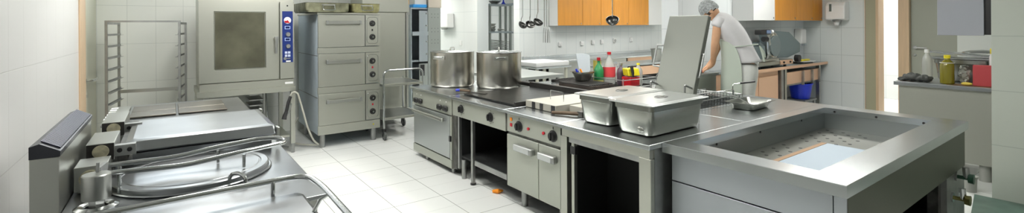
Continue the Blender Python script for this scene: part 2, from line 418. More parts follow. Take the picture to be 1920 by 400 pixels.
# boiling pan unit (round lid)
t = thing('boiling_pan', 'steel boiling pan unit with large round lid flush in its top', 'boiling pan', (.08, 2.75, 0))
part('body', B(-.355, .53, 2.22, 3.34, .15, .84), steel, t, bevel=.003)
part('worktop', B(-.365, .565, 2.21, 3.36, .84, .86), steel_top, t, bevel=.004)
for x in (-.3, .48):
    for y in (2.3, 3.25): part('leg', MB().cyl((x, y, 0), (x, y, .15), .025), steel, t)
rd = MB(); cx, cy = .10, 2.915
rd.lathe([(.345, .8605), (.350, .866), (.345, .870), (.337, .870), (.336, .888), (.330, .893), (.300, .894), (.297, .8905), (.291, .8905), (.288, .8945), (.12, .896), (0, .896)], (cx, cy, 0), 72)
lid = part('round_lid', rd, steel_top, t, smooth=25)
for (fx, fy) in ((-.19, 2.80), (.19, 2.82), (.33, 2.83)): pass
rl = MB(); z = .965
p = rounded([(-.26, 2.92, .965), (.02, 2.92, .96), (.20, 2.92, .983), (.40, 2.92, .998), (.49, 2.91, .992), (.515, 2.86, .98), (.49, 2.79, .985), (.29, 2.74, .98), (.06, 2.74, .955), (-.22, 2.745, .968)], .06, 6)
rl.tube(p, .0115, 12)
part('lid_rail', rl, chrome, t)
for (fx, fy, zb) in ((-.19, 2.745, .862), (-.20, 2.92, .872), (.20, 2.92, .90), (.30, 2.745, .90)):
    part('rail_post', MB().cyl((fx, fy, zb), (fx, fy, z), .0075, n=10), chrome, t)
hk = MB(); hk.tube(rounded([(.225, 2.63, .885), (.235, 2.60, .915), (.26, 2.575, .92), (.285, 2.555, .90), (.285, 2.55, .862)], .03, 5), .009, 10)
part('lid_catch', hk, chrome, t)
pv = MB(); pv.lathe([(.075, .861), (.075, .868), (.06, .876), (.045, .872), (.04, .866)], (-.255, 2.62, 0), 28)
part('pivot_collar', pv, chrome, t)
pv = MB(); pv.cyl((-.255, 2.62, .862), (-.255, 2.62, .90), .028, n=6)
part('pivot_nut', pv, steel_dull, t)
pv = MB(); pv.lathe([(0, .90), (.047, .90), (.049, .905), (.049, 1.0), (.046, 1.004), (0, 1.005)], (-.255, 2.62, 0), 28)
part('pivot_drum', pv, steel, t)
pv = MB(); pv.cyl((-.252, 2.64, 1.0), (-.252, 2.64, 1.045), .006, n=8); pv.obox((-.245, 2.70, 1.0), (.008, .05, 0), (-.008, .002, 0), (0, 0, .02))
part('pivot_bracket', pv, steel_dull, t)
# hinge boxes behind the round lid
hb = MB(); hb.box(-.355, -.24, 2.86, 3.04, .875, .985).box(-.345, -.25, 2.88, 3.02, .862, .874)
part('hinge_box', hb, steel, t, bevel=.003)
hb = MB(); hb.cyl((-.30, 2.8595, .93), (-.30, 2.852, .93), .038, n=24)
part('hinge_disc', hb, hinge_y, t)

# near unit with the flat lid
t = thing('bratt_pan', 'nearest steel pan unit with flat lid and bent tubular rail', 'bratt pan', (.05, 1.75, 0))
part('body', B(-.36, .42, 1.25, 2.19, .15, .84), steel, t, bevel=.003)
part('worktop', B(-.37, .44, 1.24, 2.205, .84, .86), steel_top, t, bevel=.004)
for x in (-.3, .38):
    for y in (1.33, 2.1): part('leg', MB().cyl((x, y, 0), (x, y, .15), .025), steel, t)
lf = MB(); lf.rect_loops([rrect(.055, 1.70, .385, .395, .03, .862), rrect(.055, 1.70, .385, .395, .03, .925), rrect(.055, 1.70, .372, .382, .03, .935), rrect(.055, 1.70, .31, .32, .03, .938)], True, True)
part('flat_lid', lf, steel_top, t, smooth=12)
z = .985
part('lid_rail', MB().tube(rounded([(-.30, 2.10, z), (.30, 2.13, z), (.465, 2.135, z), (.485, 1.95, z), (.485, 1.3, z - .01)], .09, 7), .011, 10), chrome, t)
for fx, fy, zb in ((.335, 2.135 - .01, .858), (-.15, 2.105, .858)):
    part('rail_post', MB().cyl((fx, fy, zb), (fx, fy, z), .008, n=10), chrome, t)
part('rail_post', MB().tube([(.42, 1.83, .93), (.45, 1.84, .97), (.485, 1.84, z)], .007, 8), chrome, t)

# tilting pan with thick rectangular lid
t = thing('tilting_pan', 'rectangular tilting pan with thick steel lid behind the round boiling pan', 'bratt pan', (.1, 3.75, 0))
part('body', B(-.36, .53, 3.38, 4.62, .15, .84), steel, t, bevel=.003)
part('worktop', B(-.365, .565, 3.37, 4.64, .84, .86), steel_top, t, bevel=.004)
for x in (-.3, .48):
    for y in (3.45, 4.5): part('leg', MB().cyl((x, y, 0), (x, y, .15), .025), steel, t)
part('pan_rim', B(-.17, .51, 3.275, 4.0, .862, .930), steel_top, t)
ld = MB(); cx, cy = .165, 3.63
ld.rect_loops([rrect(cx, cy, .362, .372, .01, .940), rrect(cx, cy, .368, .378, .012, .948), rrect(cx, cy, .365, .362, .02, .995), rrect(cx, cy, .335, .325, .02, 1.002), rrect(cx, cy, .31, .30, .02, 1.001)], True, True)
part('lid', ld, steel_top, t, smooth=12)
part('lid_bracket', B(.535, .555, 3.25, 3.31, .90, .985), steel, t, bevel=.006)
part('lid_bracket', B(.535, .555, 3.95, 4.0, .90, 1.0), steel, t, bevel=.006)
for yb in (3.14, 3.80):
    hb_ = part('hinge_box', B(-.345, -.235, yb, yb + .45 if yb > 3.5 else yb + .34, .94, 1.03), steel, t, bevel=.003)
    part('hinge_plinth', B(-.335, -.245, yb + .04, yb + .32, .862, .939), steel, hb_)
    part('hinge_disc', MB().cyl((-.288, yb - .004, .99), (-.288, yb - .010, .99), .033, n=24), hinge_y, hb_)
    part('hinge_face', B(-.343, -.237, yb - .0035, yb - .0002, .943, 1.027), iron, hb_)
    a_ = part('lid_arm', B(-.235, -.15, yb + .002, yb + .05, .955, 1.01), steel_dull, t)
    for xx in (-.215, -.175): part('bolt', MB().cyl((xx, yb + .002, .985), (xx, yb - .006, .985), .011, n=12), black, a_)
part('arm_link', B(-.23, -.19, 3.22, 3.75, .90, .97), steel_dark, t)

# solid top range at the end of the left row
t = thing('solid_top_range', 'solid top range with two bronze hotplates at the far end of the left row', 'range', (.1, 5.1, 0))
part('body', B(-.42, .53, 4.68, 5.60, .15, .86), steel, t, bevel=.003)
part('worktop', B(-.43, .565, 4.66, 5.62, .86, .885), steel_top, t, bevel=.004)
for x in (-.3, .48):
    for y in (4.75, 5.5): part('leg', MB().cyl((x, y, 0), (x, y, .15), .025), steel, t)
part('hotplate', B(-.27, .035, 4.80, 5.08, .886, .90), bronze, t, bevel=.004); part('hotplate', B(-.27, .035, 5.09, 5.42, .886, .90), bronze, t, bevel=.004)
part('hotplate', B(.05, .40, 4.80, 5.08, .886, .90), bronze, t, bevel=.004); part('hotplate', B(.05, .40, 5.09, 5.42, .886, .90), bronze, t, bevel=.004)
part('side_plate', B(-.40, -.29, 4.70, 5.45, .886, .905), steel, t)
vs = MB()
for i in range(6): vs.box(-.42, -.375, 4.72 + i * .12, 4.79 + i * .12, .905, .909)
part('vent_slot', vs, white_w, t)

# ------------------------------------------------------------------ BACK WALL GROUP
# tray rack
t = thing('tray_rack', 'tall open steel tray rack standing before the back wall', 'rack', (0, 0, 0))
W, D, H = .68, .56, 1.675
for px_ in (0, W):
    for py in (0, D):
        part('upright', B(px_ - .012, px_ + .012, py - .012, py + .012, .10, H), steel_dull, t)
part('top_bar', B(-.012, W + .012, -.012, .012, H, H + .02), steel_dull, t)
for px_ in (0, W): part('side_bar', B(px_ - .012, px_ + .012, .012, D - .012, H - .025, H), steel_dull, t)
part('cross_bar', B(0.012, W - .012, D - .006, D + .006, .80, .84), steel, t)
part('cross_bar', B(0.012, W - .012, D - .006, D + .006, .14, .18), steel, t)
k = 0
for s_, px_ in ((1, 0), (-1, W)):
    for i in range(11):
        zz = H - .155 - i * .132
        rn = MB(); x_in = px_ + s_ * .012
        rn.box(x_in, x_in + s_ * .03, -.01, D + .02, zz, zz + .004); rn.box(x_in, x_in + s_ * .004, -.01, D + .02, zz, zz + .022)
        part('runner', rn, steel_dull, t)
for px_ in (0, W):
    for py in (0, D):
        part('castor', MB().cyl((px_ - .015, py, .05), (px_ + .015, py, .05), .05, n=20), rubber, t)
t.location = (-.59, 6.98, 0); t.rotation_euler.z = -math.radians(7.4)

# combi oven on its stand
t = thing('combi_oven', 'large combi oven with dark glass door and blue control panel', 'oven', (.77, 6.9, .87))
X0, X1, Y0, Z0, Z1 = .265, 1.275, 6.5, .875, 1.98
part('cabinet', B(X0, X1, Y0 + .05, 7.35, Z0 - .005, Z1), steel_door, t, bevel=.004)
part('lower_panel', B(X0, X1, Y0 + .005, Y0 + .049, .86, .945), steel_door, t)
dr = MB(); dx1 = 1.10
dr.rect_loops([[(X0 - .005, Y0, .955), (dx1, Y0, .955), (dx1, Y0, 1.93), (X0 - .005, Y0, 1.93)], [(.41, Y0, 1.105), (.955, Y0, 1.105), (.955, Y0, 1.80), (.41, Y0, 1.80)], [(.415, Y0 + .012, 1.11), (.95, Y0 + .012, 1.11), (.95, Y0 + .012, 1.795), (.415, Y0 + .012, 1.795)]], False)
dr.box(X0 - .005, dx1, Y0 + .0125, Y0 + .049, .955, 1.93)
dr.prism([(X0 - .005, Y0, .955), (dx1, Y0, .955), (dx1, Y0 + .013, .955), (X0 - .005, Y0 + .013, .955)], (0, 0, .0005))
dr.prism([(X0 - .005, Y0, 1.93), (dx1, Y0, 1.93), (dx1, Y0 + .013, 1.93), (X0 - .005, Y0 + .013, 1.93)], (0, 0, .0005))
dr.box(X0 - .005, X0 - .0045, Y0, Y0 + .013, .955, 1.93); dr.box(dx1 - .0005, dx1, Y0, Y0 + .013, .955, 1.93)
door = part('door', dr, steel_door, t)
part('window', B(.42, .945, Y0 + .004, Y0 + .011, 1.115, 1.79), glass_dark, door)
hd = MB(); hd.cyl((1.065, Y0, 1.47), (1.065, Y0 - .05, 1.47), .018); hd.tube(rounded([(1.065, Y0 - .05, 1.49), (1.065, Y0 - .055, 1.44), (1.06, Y0 - .05, 1.28)], .02), [.024, .024, .022, .02, .018, .016, .014][:len(rounded([(0,0,0),(0,0,1),(0,0,2)], .02))], 10)
part('handle', hd, steel_dull, door)
cp = part('control_housing', B(1.115, X1 + .004, Y0 - .004, Y0 + .049, .955, 1.93), steel_door, t, bevel=.003)
part('control_panel', B(1.14, X1 - .012, Y0 - .008, Y0 - .0045, 1.16, 1.81), blue_panel, t)
yp = Y0 - .0085; xc = 1.20
dl = MB(); dl.cyl((xc, yp, 1.695), (xc, yp - .003, 1.695), .042, n=28)
g_ = part('gauge', dl, white_pl, t)
dl = MB(); dl.prism([(xc - .04, yp - .0035, 1.69), (xc - .01, yp - .0035, 1.69), (xc - .012, yp - .0035, 1.66), (xc - .03, yp - .0035, 1.665)], (0, -.001, 0)).prism([(xc - .03, yp - .0035, 1.66), (xc + .03, yp - .0035, 1.66), (xc, yp - .0035, 1.70)], (0, -.001, 0))
part('gauge_mark', dl, redlamp, g_)
for zz in (1.60, 1.45):
    part('display', B(xc - .032, xc + .032, yp - .003, yp, zz - .018 + .03 - .03, zz + .022), mat('pale_outline', (.35, .45, .75), .4), t)
    part('display_screen', B(xc - .024, xc + .024, yp - .005, yp - .0035, zz - .010, zz + .015), mat('dark_screen', (.01, .02, .09), .2), t)
for zz in (1.515, 1.365):
    kn = MB(); kn.cyl((xc + .005, yp, zz), (xc + .005, yp - .03, zz), .03, .024, n=20)
    part('knob', kn, steel_dull, t)
for i in range(4):
    xx = xc - .018 + .036 * (i % 2); zz = 1.285 - .04 * (i // 2)
    part('button', B(xx - .014, xx + .014, yp - .003, yp, zz - .014, zz + .014), mat('pale_button', (.55, .60, .75), .4), t)
sw = MB(); sw.cyl((xc - .03, yp, 1.18 + .03), (xc - .03, yp - .01, 1.21), .018, n=16); sw.box(xc - .01, xc + .03, yp - .008, yp, 1.205, 1.215)
part('switch', sw, steel_dull, t)
part('label_plate', B(xc - .02, xc + .035, yp - .002, yp, 1.165, 1.183), white_pl, t)
part('label_plate', B(1.17, 1.265, Y0 + .0005, Y0 + .0045, .885, .91), white_pl, t)
part('badge', MB().cyl((xc, Y0 - .004, 1.90 - .02), (xc, Y0 - .008, 1.88), .010, n=14), black, t)

stand_thing = t = thing('oven_stand', 'steel stand with open shelf rails carrying the combi oven', 'stand', (.77, 6.9, 0))
st = MB(); st.box(.24, 1.29, 6.48, 6.53, .79, .858).box(.24, 1.29, 7.3, 7.35, .79, .858).box(.24, .29, 6.53, 7.3, .79, .858).box(1.24, 1.29, 6.53, 7.3, .79, .858)
part('frame', st, steel_door, t)
for x in (.25, 1.235):
    for y in (6.49, 7.30):
        l_ = part('leg', B(x, x + .05, y, y + .05, .12, .79), steel_door, t)
        part('foot', MB().cyl((x + .025, y + .025, 0), (x + .025, y + .025, .12), .022), steel_dull, l_)
for i in range(5): part('tray_rail', B(.82, .98, 6.9, 7.3, .72 - i * .07, .735 - i * .07), steel_dull, t)
part('rail_post', B(.98, 1.0, 6.88, 6.91, .2, .79), steel_dull, t); part('rail_post', B(.98, 1.0, 7.27, 7.29, .2, .79), steel_dull, t)
part('shelf', B(.30, 1.23, 6.54, 7.29, .20, .225), steel_door, t)

# spray gun and hose
t = thing('spray_hose', 'black spray gun on a pale hose hanging beside the oven stand', 'hose', (1.3, 6.45, 0))
p = [(1.22, 6.44, .74), (1.25, 6.42, .79), (1.30, 6.42, .77), (1.36, 6.42, .55), (1.42, 6.42, .30), (1.50, 6.45, .12), (1.58, 6.50, .05), (1.56, 6.6, .03), (1.40, 6.75, .03), (1.30, 6.90, .05), (1.36, 7.05, .2), (1.45, 7.15, .32)]
part('hose', MB().tube(rounded(p, .12, 5), .012, 8), hose_m, t)
gn = MB(); gn.tube([(1.22, 6.43, .73), (1.19, 6.41, .66), (1.165, 6.40, .55)], .02, 10)
part('grip', gn, black, t)
gn = MB(); gn.tube([(1.165, 6.40, .55), (1.145, 6.39, .50), (1.135, 6.38, .46)], [.02, .026, .03], 10)
part('nozzle', gn, black, t)
gn = MB(); gn.tube([(1.23, 6.43, .64), (1.20, 6.40, .55), (1.16, 6.39, .49)], .007, 6)
part('trigger', gn, chrome, t)
t2 = MB(); t2.tube(rounded([(1.02, 7.0, .80), (1.0, 6.75, .45), (1.05, 6.65, .12), (1.25, 6.75, .02)], .15, 5), .01, 8)
part('drain_hose', t2, steel_dull, stand_thing)

# deck oven
t = thing('deck_oven', 'three deck steel oven with black knobs on round legs', 'oven', (1.98, 7.0, 0))
DX0, DX1, DY = 1.56, 2.395, 6.48
part('cabinet', B(DX0 + .005, DX1 - .005, DY + .03, 7.65, .17, 1.785), mat('blue_grey_side', (.52, .60, .66), .5, .15), t, bevel=.004)
for zs in (.66, 1.22): part('side_seam', B(DX0 + .0025, DX0 + .0048, DY + .04, 7.64, zs, zs + .006), black, t)
part('top_cap', B(DX0 - .005, DX1 + .005, DY - .005, 7.66, 1.775, 1.80), steel_door, t, bevel=.003)
for i, (za, zb, zc) in enumerate(((1.305, 1.77, 1.09), (.735, 1.215, .54) if 0 else (.775, 1.20, .60), (.25, .70 - .01, .16))):
    pass
levels = ((1.335, 1.77), (.81, 1.245), (.30, .715))
bands = ((1.25, 1.33), (.72, .805), (.175, .295))
for (za, zb), (ba, bb_) in zip(levels, bands):
    d_ = part('deck_door', B(DX0 + .006, 2.185, DY - .006, DY + .029, za, zb), steel_door, t, bevel=.003)
    hb_ = MB(); hb_.box(DX0 + .12, 2.10, DY - .055, DY - .035, zb - .125, zb - .082)
    part('handle', hb_, steel, d_, bevel=.003)
    for xx in (DX0 + .10, 2.10): part('handle_bracket', B(xx, xx + .03, DY - .058, DY - .0065, zb - .13, zb - .078), steel_dull, d_, bevel=.003)
    cpn = part('control_panel', B(2.195, DX1 - .002, DY - .004, DY + .029, za + .005, zb), steel_door, t, bevel=.002)
    fr = MB(); fr.tube(rounded([(2.215, DY - .005, za + .035), (2.37, DY - .005, za + .035), (2.37, DY - .005, zb - .03), (2.215, DY - .005, zb - .03)], .05, 5, True), .0028, 6, True)
    part('panel_rim', fr, chrome, cpn)
    mid = (za + zb) / 2
    for zz in (mid + .10, mid - .09):
        kn = MB(); kn.cyl((2.29, DY - .004, zz), (2.29, DY - .012, zz), .042, n=24); kn.cyl((2.29, DY - .012, zz), (2.29, DY - .035, zz), .036, .030, n=24)
        k_ = part('knob', kn, black, cpn)
        part('knob_cap', MB().cyl((2.29, DY - .035, zz), (2.29, DY - .037, zz), .014, n=16), chrome, cpn)
    part('indicator', B(2.28, 2.30, DY - .008, DY - .0045, mid - .005, mid + .022), redlamp if za < 1.3 else black, cpn)
    part('band_panel', B(DX0, DX1, DY - .002, DY + .029, ba, bb_), steel_door, t, bevel=.002)
part('sticker', MB().cyl((2.30, DY - .0025, .235), (2.30, DY - .004, .235), .010, n=14), yellow_pl, t)
for x in (1.63, 2.32):
    for y in (6.55, 7.5): part('leg', MB().cyl((x, y, 0), (x, y, .17), .034), steel_dull, t)

def roasting_pan(label, x0, x1, y0, y1, z, m):
    t = thing('roasting_pan', label, 'pan', ((x0+x1)/2, (y0+y1)/2, z), 'roasting pans on the deck oven')
    cx, cy, hx, hy = (x0+x1)/2, (y0+y1)/2, (x1-x0)/2, (y1-y0)/2
    pn = MB(); pn.rect_loops([rrect(cx, cy, hx - .03, hy - .03, .05, z + .008), rrect(cx, cy, hx - .02, hy - .02, .06, z), rrect(cx, cy, hx - .004, hy - .004, .06, z + .025), rrect(cx, cy, hx, hy, .06, z + .12), rrect(cx, cy, hx + .008, hy + .008, .065, z + .125), rrect(cx, cy, hx - .004, hy - .004, .06, z + .12), rrect(cx, cy, hx - .02, hy - .02, .06, z + .02)], True, True)
    part('pan_body', pn, m, t)
    hx_ = cx
    part('handle', MB().tube(rounded([(hx_ - .075, y0 - .01, z + .10), (hx_ - .075, y0 - .045, z + .03), (hx_ + .075, y0 - .045, z + .03), (hx_ + .075, y0 - .01, z + .10)], .015, 3), .006, 8), chrome, t)
    part('handle_plate', B(hx_ - .085, hx_ + .085, y0 - .012, y0 - .001, z + .088, z + .105), steel, t)
pg = mat('greasy_pan_steel', (.38, .38, .26), .4, .8, colvar=.5, nscale=10)
roasting_pan('greenish steel roasting pan, left one of two on the deck oven', 1.40, 1.97, 6.42, 7.2, 1.802, pg)
roasting_pan('yellow stained roasting pan, right one of two on the deck oven', 2.0, 2.40, 6.44, 7.2, 1.802, mat('yellowed_pan', (.45, .43, .22), .4, .7, colvar=.5, nscale=12))

# upright refrigerator
t = thing('refrigerator', 'tall plain steel refrigerator right of the deck oven', 'refrigerator', (2.85, 7.6, 0))
part('cabinet', B(2.42, 3.20, 7.32, 7.88, .14, 2.2), steel_door, t, bevel=.004)
part('door', B(2.43, 3.13, 7.28, 7.318, .2, 1.83), steel_door, t, bevel=.003)
part('header', B(2.42, 3.19, 7.285, 7.318, 1.84, 2.2), steel_door, t, bevel=.003)
part('side_trim', B(3.135, 3.155, 7.27, 7.318, .2, 1.83), steel, t)
part('hinge', B(3.16, 3.21, 7.29, 7.318, 1.80, 1.97), steel_dull, t)
for x in (2.5, 3.12):
    for y in (7.4, 7.8): part('leg', MB().cyl((x, y, 0), (x, y, .14), .025), steel_dull, t)

# trolley
t = thing('serving_trolley', 'two shelf steel trolley with arched push handle beside the deck oven', 'trolley', (2.73, 6.8, 0))
TX0, TX1, TY0, TY1 = 2.43, 3.03, 6.42, 7.16
for y, top in ((TY0, .985), (TY1, .80)):
    if top > .9:
        part('push_handle', MB().tube(rounded([(TX0, y, .16), (TX0, y, top), (TX1, y, top), (TX1, y, .16)], .09, 7), .014, 10), chrome, t)
    else:
        for x in (TX0, TX1): part('post', MB().tube([(x, y, .16), (x, y, top)], .014, 10), chrome, t)
for zz in (.30, .775):
    sh = MB(); sh.box(TX0 + .015, TX1 - .015, TY0 + .015, TY1 - .015, zz, zz + .008)
    s_ = part('shelf', sh, steel_top, t)
    rm = MB(); rm.box(TX0, TX1, TY0 - .012, TY0 + .012, zz - .022, zz + .014).box(TX0, TX1, TY1 - .012, TY1 + .012, zz - .022, zz + .014).box(TX0 - .012, TX0 + .012, TY0 + .012, TY1 - .012, zz - .022, zz + .014).box(TX1 - .012, TX1 + .012, TY0 + .012, TY1 - .012, zz - .022, zz + .014)
    part('shelf_rim', rm, steel_door, s_, bevel=.004)
for x in (TX0, TX1):
    for y in (TY0, TY1):
        w_ = MB(); w_.lathe([(0, -.014), (.035, -.014), (.058, -.013), (.062, -.008), (.062, .008), (.058, .013), (.035, .014), (0, .014)], (x, y - .02, .062), 24, (1, 0, 0))
        wh = part('castor', w_, rubber, t)
        part('castor_hub', MB().cyl((x - .016, y - .02, .062), (x + .016, y - .02, .062), .026, n=16), steel, wh)
        part('castor_fork', MB().obox((x - .018, y - .01, .10), (.002, 0, 0), (0, .018, 0), (0, 0, .045)).obox((x + .018, y - .01, .10), (.002, 0, 0), (0, .018, 0), (0, 0, .045)).obox((x, y - .004, .148), (.022, 0, 0), (0, .024, 0), (0, 0, .008)), black if x == TX0 else steel_dull, t)

# ------------------------------------------------------------------ COOKING ISLAND, front row (faces -X)
FX = 2.46   # cabinet fronts
TX = 2.42   # top edge
def knob_x(x, y, z, r, parent, name='knob', L=.03):
    kb = MB(); kb.lathe([(0, 0), (r * 1.25, 0), (r * 1.25, -.006), (r, -.008), (r * .86, -L), (0, -L)], (x, y, z), 24, (1, 0, 0))
    kb.obox((x - L - .004, y, z), (.006, 0, 0), (0, r * .18, 0), (0, 0, r * .8))
    k_ = part(name, kb, black, parent)
    return k_
# module 1: oven range
t = thing('oven_range', 'steel oven range at the far end of the island under the two stockpots', 'range', (2.9, 4.98, 0))
part('body', B(FX + .02, 3.40, 4.47, 5.49, .06, .83), steel, t, bevel=.003)
part('worktop', B(TX, 3.42, 4.465, 5.50, .83, .86), steel_isl, t, bevel=.006)
part('control_panel', B(FX - .01, FX + .019, 4.475, 5.48, .645, .829), panel_paint, t)
for y in (5.36, 5.24, 4.74, 4.60):
    kb = MB(); kb.box(FX - .045, FX - .011, y - .045, y + .045, .67, .735)
    part('knob', kb, black, t, bevel=.02)
    part('knob_mark', MB().cyl((FX - .0105, y, .775), (FX - .013, y, .775), .008, n=10), white_pl, t)
dr = part('oven_door', B(FX - .015, FX + .019, 4.52, 5.44, .17, .63), mat('oven_door_steel', (.52, .55, .55), .36, .9), t, bevel=.004)
part('handle', B(FX - .07, FX - .035, 4.60, 5.40, .56, .60), steel, dr, bevel=.01)
for y in (4.62, 5.36): part('handle_bracket', B(FX - .036, FX - .0155, y - .02, y + .02, .565, .595), steel_dull, dr)
part('plinth', B(FX - .012, FX + .019, 4.48, 5.46, .065, .155), panel_paint, t)
part('side_strip', B(FX - .012, FX + .019, 4.475, 4.51, .16, .63), panel_paint, t)
part('latch', B(FX - .03, FX - .0125, 4.48, 4.51, .36, .42), black, t)
for y in (4.56, 5.2):
    for x in (2.52, 3.3): part('leg', MB().cyl((x, y, 0), (x, y, .07), .026), steel_dull, t)

# module 2: griddle on an open base
t = thing('griddle_range', 'island griddle with black iron plate above a dark open base', 'griddle', (2.95, 3.96, 0))
part('worktop', B(TX, 3.60, 3.455, 4.46, .83, .86), steel_isl, t, bevel=.006)
part('control_panel', B(FX - .01, FX + .02, 3.47, 4.455, .655, .829), panel_paint, t)
for y, zz in ((4.265, .745), (3.715, .745)):
    knob_x(FX - .011, y, zz, .036, t)
    mk = MB()
    for a in range(5): 
        an = -PI/2 + a * PI/4
        mk.cyl((FX - .0105, y - .065 * math.cos(an), zz + .06 * math.sin(an)), (FX - .0125, y - .065 * math.cos(an), zz + .06 * math.sin(an)), .004, n=6)
    part('dial_mark', mk, black, t)
gp = MB(); gp.box(2.58, 3.50, 3.49, 4.44, .861, .878)
pl = part('griddle_plate', gp, griddle_m, t, bevel=.003)
gr = MB(); gr.box(2.56, 3.56, 3.465, 3.488, .861, .905).box(3.505, 3.56, 3.49, 4.455, .861, .93)
part('splash_rim', gr, iron, t)
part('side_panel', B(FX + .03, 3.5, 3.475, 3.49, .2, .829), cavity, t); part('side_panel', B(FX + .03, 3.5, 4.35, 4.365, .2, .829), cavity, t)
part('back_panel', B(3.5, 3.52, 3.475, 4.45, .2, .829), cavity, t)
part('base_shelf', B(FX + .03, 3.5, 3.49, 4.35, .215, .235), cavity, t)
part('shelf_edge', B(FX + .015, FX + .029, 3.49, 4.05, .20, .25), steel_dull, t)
for y in (4.06, 4.33): 
    part('front_post', B(FX, FX + .03, y, y + .035, .0 if y < 4.1 else .1, .654), steel_dull, t)
part('front_post', B(FX + .0, FX + .03, 4.38, 4.45, .08, .654), steel_dark, t)
part('leg', MB().cyl((2.50, 4.30, 0), (2.50, 4.30, .2), .026), steel_dull, t)
part('leg_foot', MB().cyl((FX + .015, 4.077, 0), (FX + .015, 4.077, .015), .03), black, t)
# thing in front of it: round leg of the range side
solo('orange_scrap', MB().tube([(2.50, 3.76, .018), (2.535, 3.72, .022), (2.59, 3.72, .014)], [.014, .022, .010], 8), orange_scrap, 'bright orange peel scrap lying on the floor under the griddle', 'food scrap')

# knife on top
t = thing('kitchen_knife', 'dark bladed knife with a taped handle lying by the stockpots', 'knife', (2.62, 4.45, .885))
t2 = MB(); t2.tube([(2.58, 4.62, .892), (2.63, 4.54, .895), (2.66, 4.44, .893)], [.012, .014, .012], 8)
part('handle', t2, woodh, t)
part('blue_tape', MB().tube([(2.583, 4.61, .893), (2.607, 4.57, .895)], .0155, 8), blue_pl, t)
part('blade', MB().prism([(2.655, 4.45, .884), (2.68, 4.45, .884), (2.76, 4.24, .882), (2.72, 4.22, .882)], (0, 0, .003)), steel_dark, t)

# module 3: two door cabinet with cooker
t = thing('pasta_cooker', 'island cooker cabinet with two pale doors and red indicator lamps', 'cooker', (2.95, 3.08, 0))
part('body', B(FX + .02, 3.5, 2.73, 3.45, .17, .83), steel, t)
part('worktop', B(TX, 3.60, 2.722, 3.452, .83, .86), steel_isl, t, bevel=.006)
part('control_panel', B(FX - .008, FX + .019, 2.73, 3.445, .665, .829), panel_paint, t)
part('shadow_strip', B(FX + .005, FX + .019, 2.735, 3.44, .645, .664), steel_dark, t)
for y in (3.265, 2.815): 
    knob_x(FX - .009, y, .735, .038, t)
    part('knob_mark', B(FX - .011, FX - .0085, y - .003, y + .003, .79, .81), black, t)
for y in (3.13, 2.93): part('indicator', MB().cyl((FX - .009, y, .737), (FX - .02, y, .737), .013, n=14), redlamp, t)
part('switch', B(FX - .016, FX - .0085, 3.365, 3.395, .765, .795), amber, t, bevel=.003)
part('switch', B(FX - .016, FX - .0085, 3.365, 3.395, .715, .745), redlamp, t, bevel=.003)
for ya, yb in ((3.003, 3.445), (2.73, 2.995)):
    dr = part('door', B(FX - .012, FX + .019, ya, yb, .175, .64), panel_paint, t, bevel=.004)
    y0, y1 = (3.04, 3.30) if ya > 3 else (2.76, 2.965)
    part('handle', B(FX - .06, FX - .0125, y0, y1, .525, .585), steel_dull, dr, bevel=.012)
    part('handle_face', B(FX - .0625, FX - .0605, y0 + .03, y1 - .015, .533, .577), chrome, dr)
for y in (3.33, 2.82):
    for x in (2.56, 3.4): part('leg', MB().cyl((x, y, 0), (x, y, .17), .03), steel_dull, t)

# well covers on the cooker: pale blocks with black slots, wire handles
def well_cover(label, x0, x1, y0, y1, z0, z1, slots, hx):
    t = thing('well_cover', label, 'cover', ((x0+x1)/2, (y0+y1)/2, z0), 'pale well covers on the island cooker')
    part('block', B(x0, x1, y0, y1, z0, z1), cream_pl, t, bevel=.004)
    for ya, yb in slots: part('slot', B(x0 - .003, x0 - .0005, ya, yb, z0 + .004, z1 - .004), black, t)
    hw = .09
    part('wire_handle', MB().tube(rounded([(hx, (y0+y1)/2 + hw, z1 - .01), (hx, (y0+y1)/2 + hw, z1 + .085), (hx, (y0+y1)/2 - hw, z1 + .085), (hx, (y0+y1)/2 - hw, z1 - .01)], .015, 3), .004, 6), chrome, t)
well_cover('pale slotted well cover with wire handle beside the black griddle', 2.66, 3.42, 3.02, 3.44, .8615, .925, ((3.30, 3.345), (3.19, 3.235), (3.03, 3.08)), 2.86)
well_cover('pale well cover with wire handle beside the two lidded pans', 2.80, 3.44, 2.775, 3.0, .8615, .92, (), 2.92)
t = thing('cooking_stick', 'dark brown wooden stick lying in front of the pale well cover', 'stick', (2.66, 2.85, .87))
part('shaft', MB().tube([(2.60, 3.00, .878), (2.66, 2.90, .882), (2.72, 2.78, .885)], [.013, .016, .017], 8), woodh, t)
part('end_socket', B(2.70, 2.76, 2.745, 2.80, .862, .905), steel_dark, t)

# module 4: open cupboard
t = thing('open_cupboard', 'island base cabinet with no door and black interior under the lidded pans', 'cabinet', (2.9, 2.3, 0))
part('worktop', B(TX - .005, 3.60, 1.862, 2.72, .825, .86), steel_isl, t, bevel=.006)
part('front_rail', B(FX - .02, FX + .02, 1.88, 2.70, .765, .823), steel_door, t)
part('door_rail', B(FX - .012, FX + .01, 1.97, 2.63, .725, .763), steel_dull, t)
part('left_post', B(FX - .02, FX + .02, 2.645, 2.715, .03, .763), steel_door, t)
part('inner_strip', B(FX - .01, FX + .02, 2.575, 2.605, .03, .763), steel_door, t)
part('hinge', B(FX - .012, FX + .02, 2.565, 2.615, .64, .70), black, t)
part('right_post', B(FX - .02, FX + .02, 1.872, 1.965, .03, .763), steel_door, t, bevel=.003)
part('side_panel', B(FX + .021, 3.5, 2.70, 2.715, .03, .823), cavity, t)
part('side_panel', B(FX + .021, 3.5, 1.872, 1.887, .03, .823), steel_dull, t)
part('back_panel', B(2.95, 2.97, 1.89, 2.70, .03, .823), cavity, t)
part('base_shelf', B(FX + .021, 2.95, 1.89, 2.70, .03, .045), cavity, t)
for y in (1.92, 2.68):
    for x in (2.5, 3.4): part('foot', MB().cyl((x, y, 0), (x, y, .03), .02), black, t)

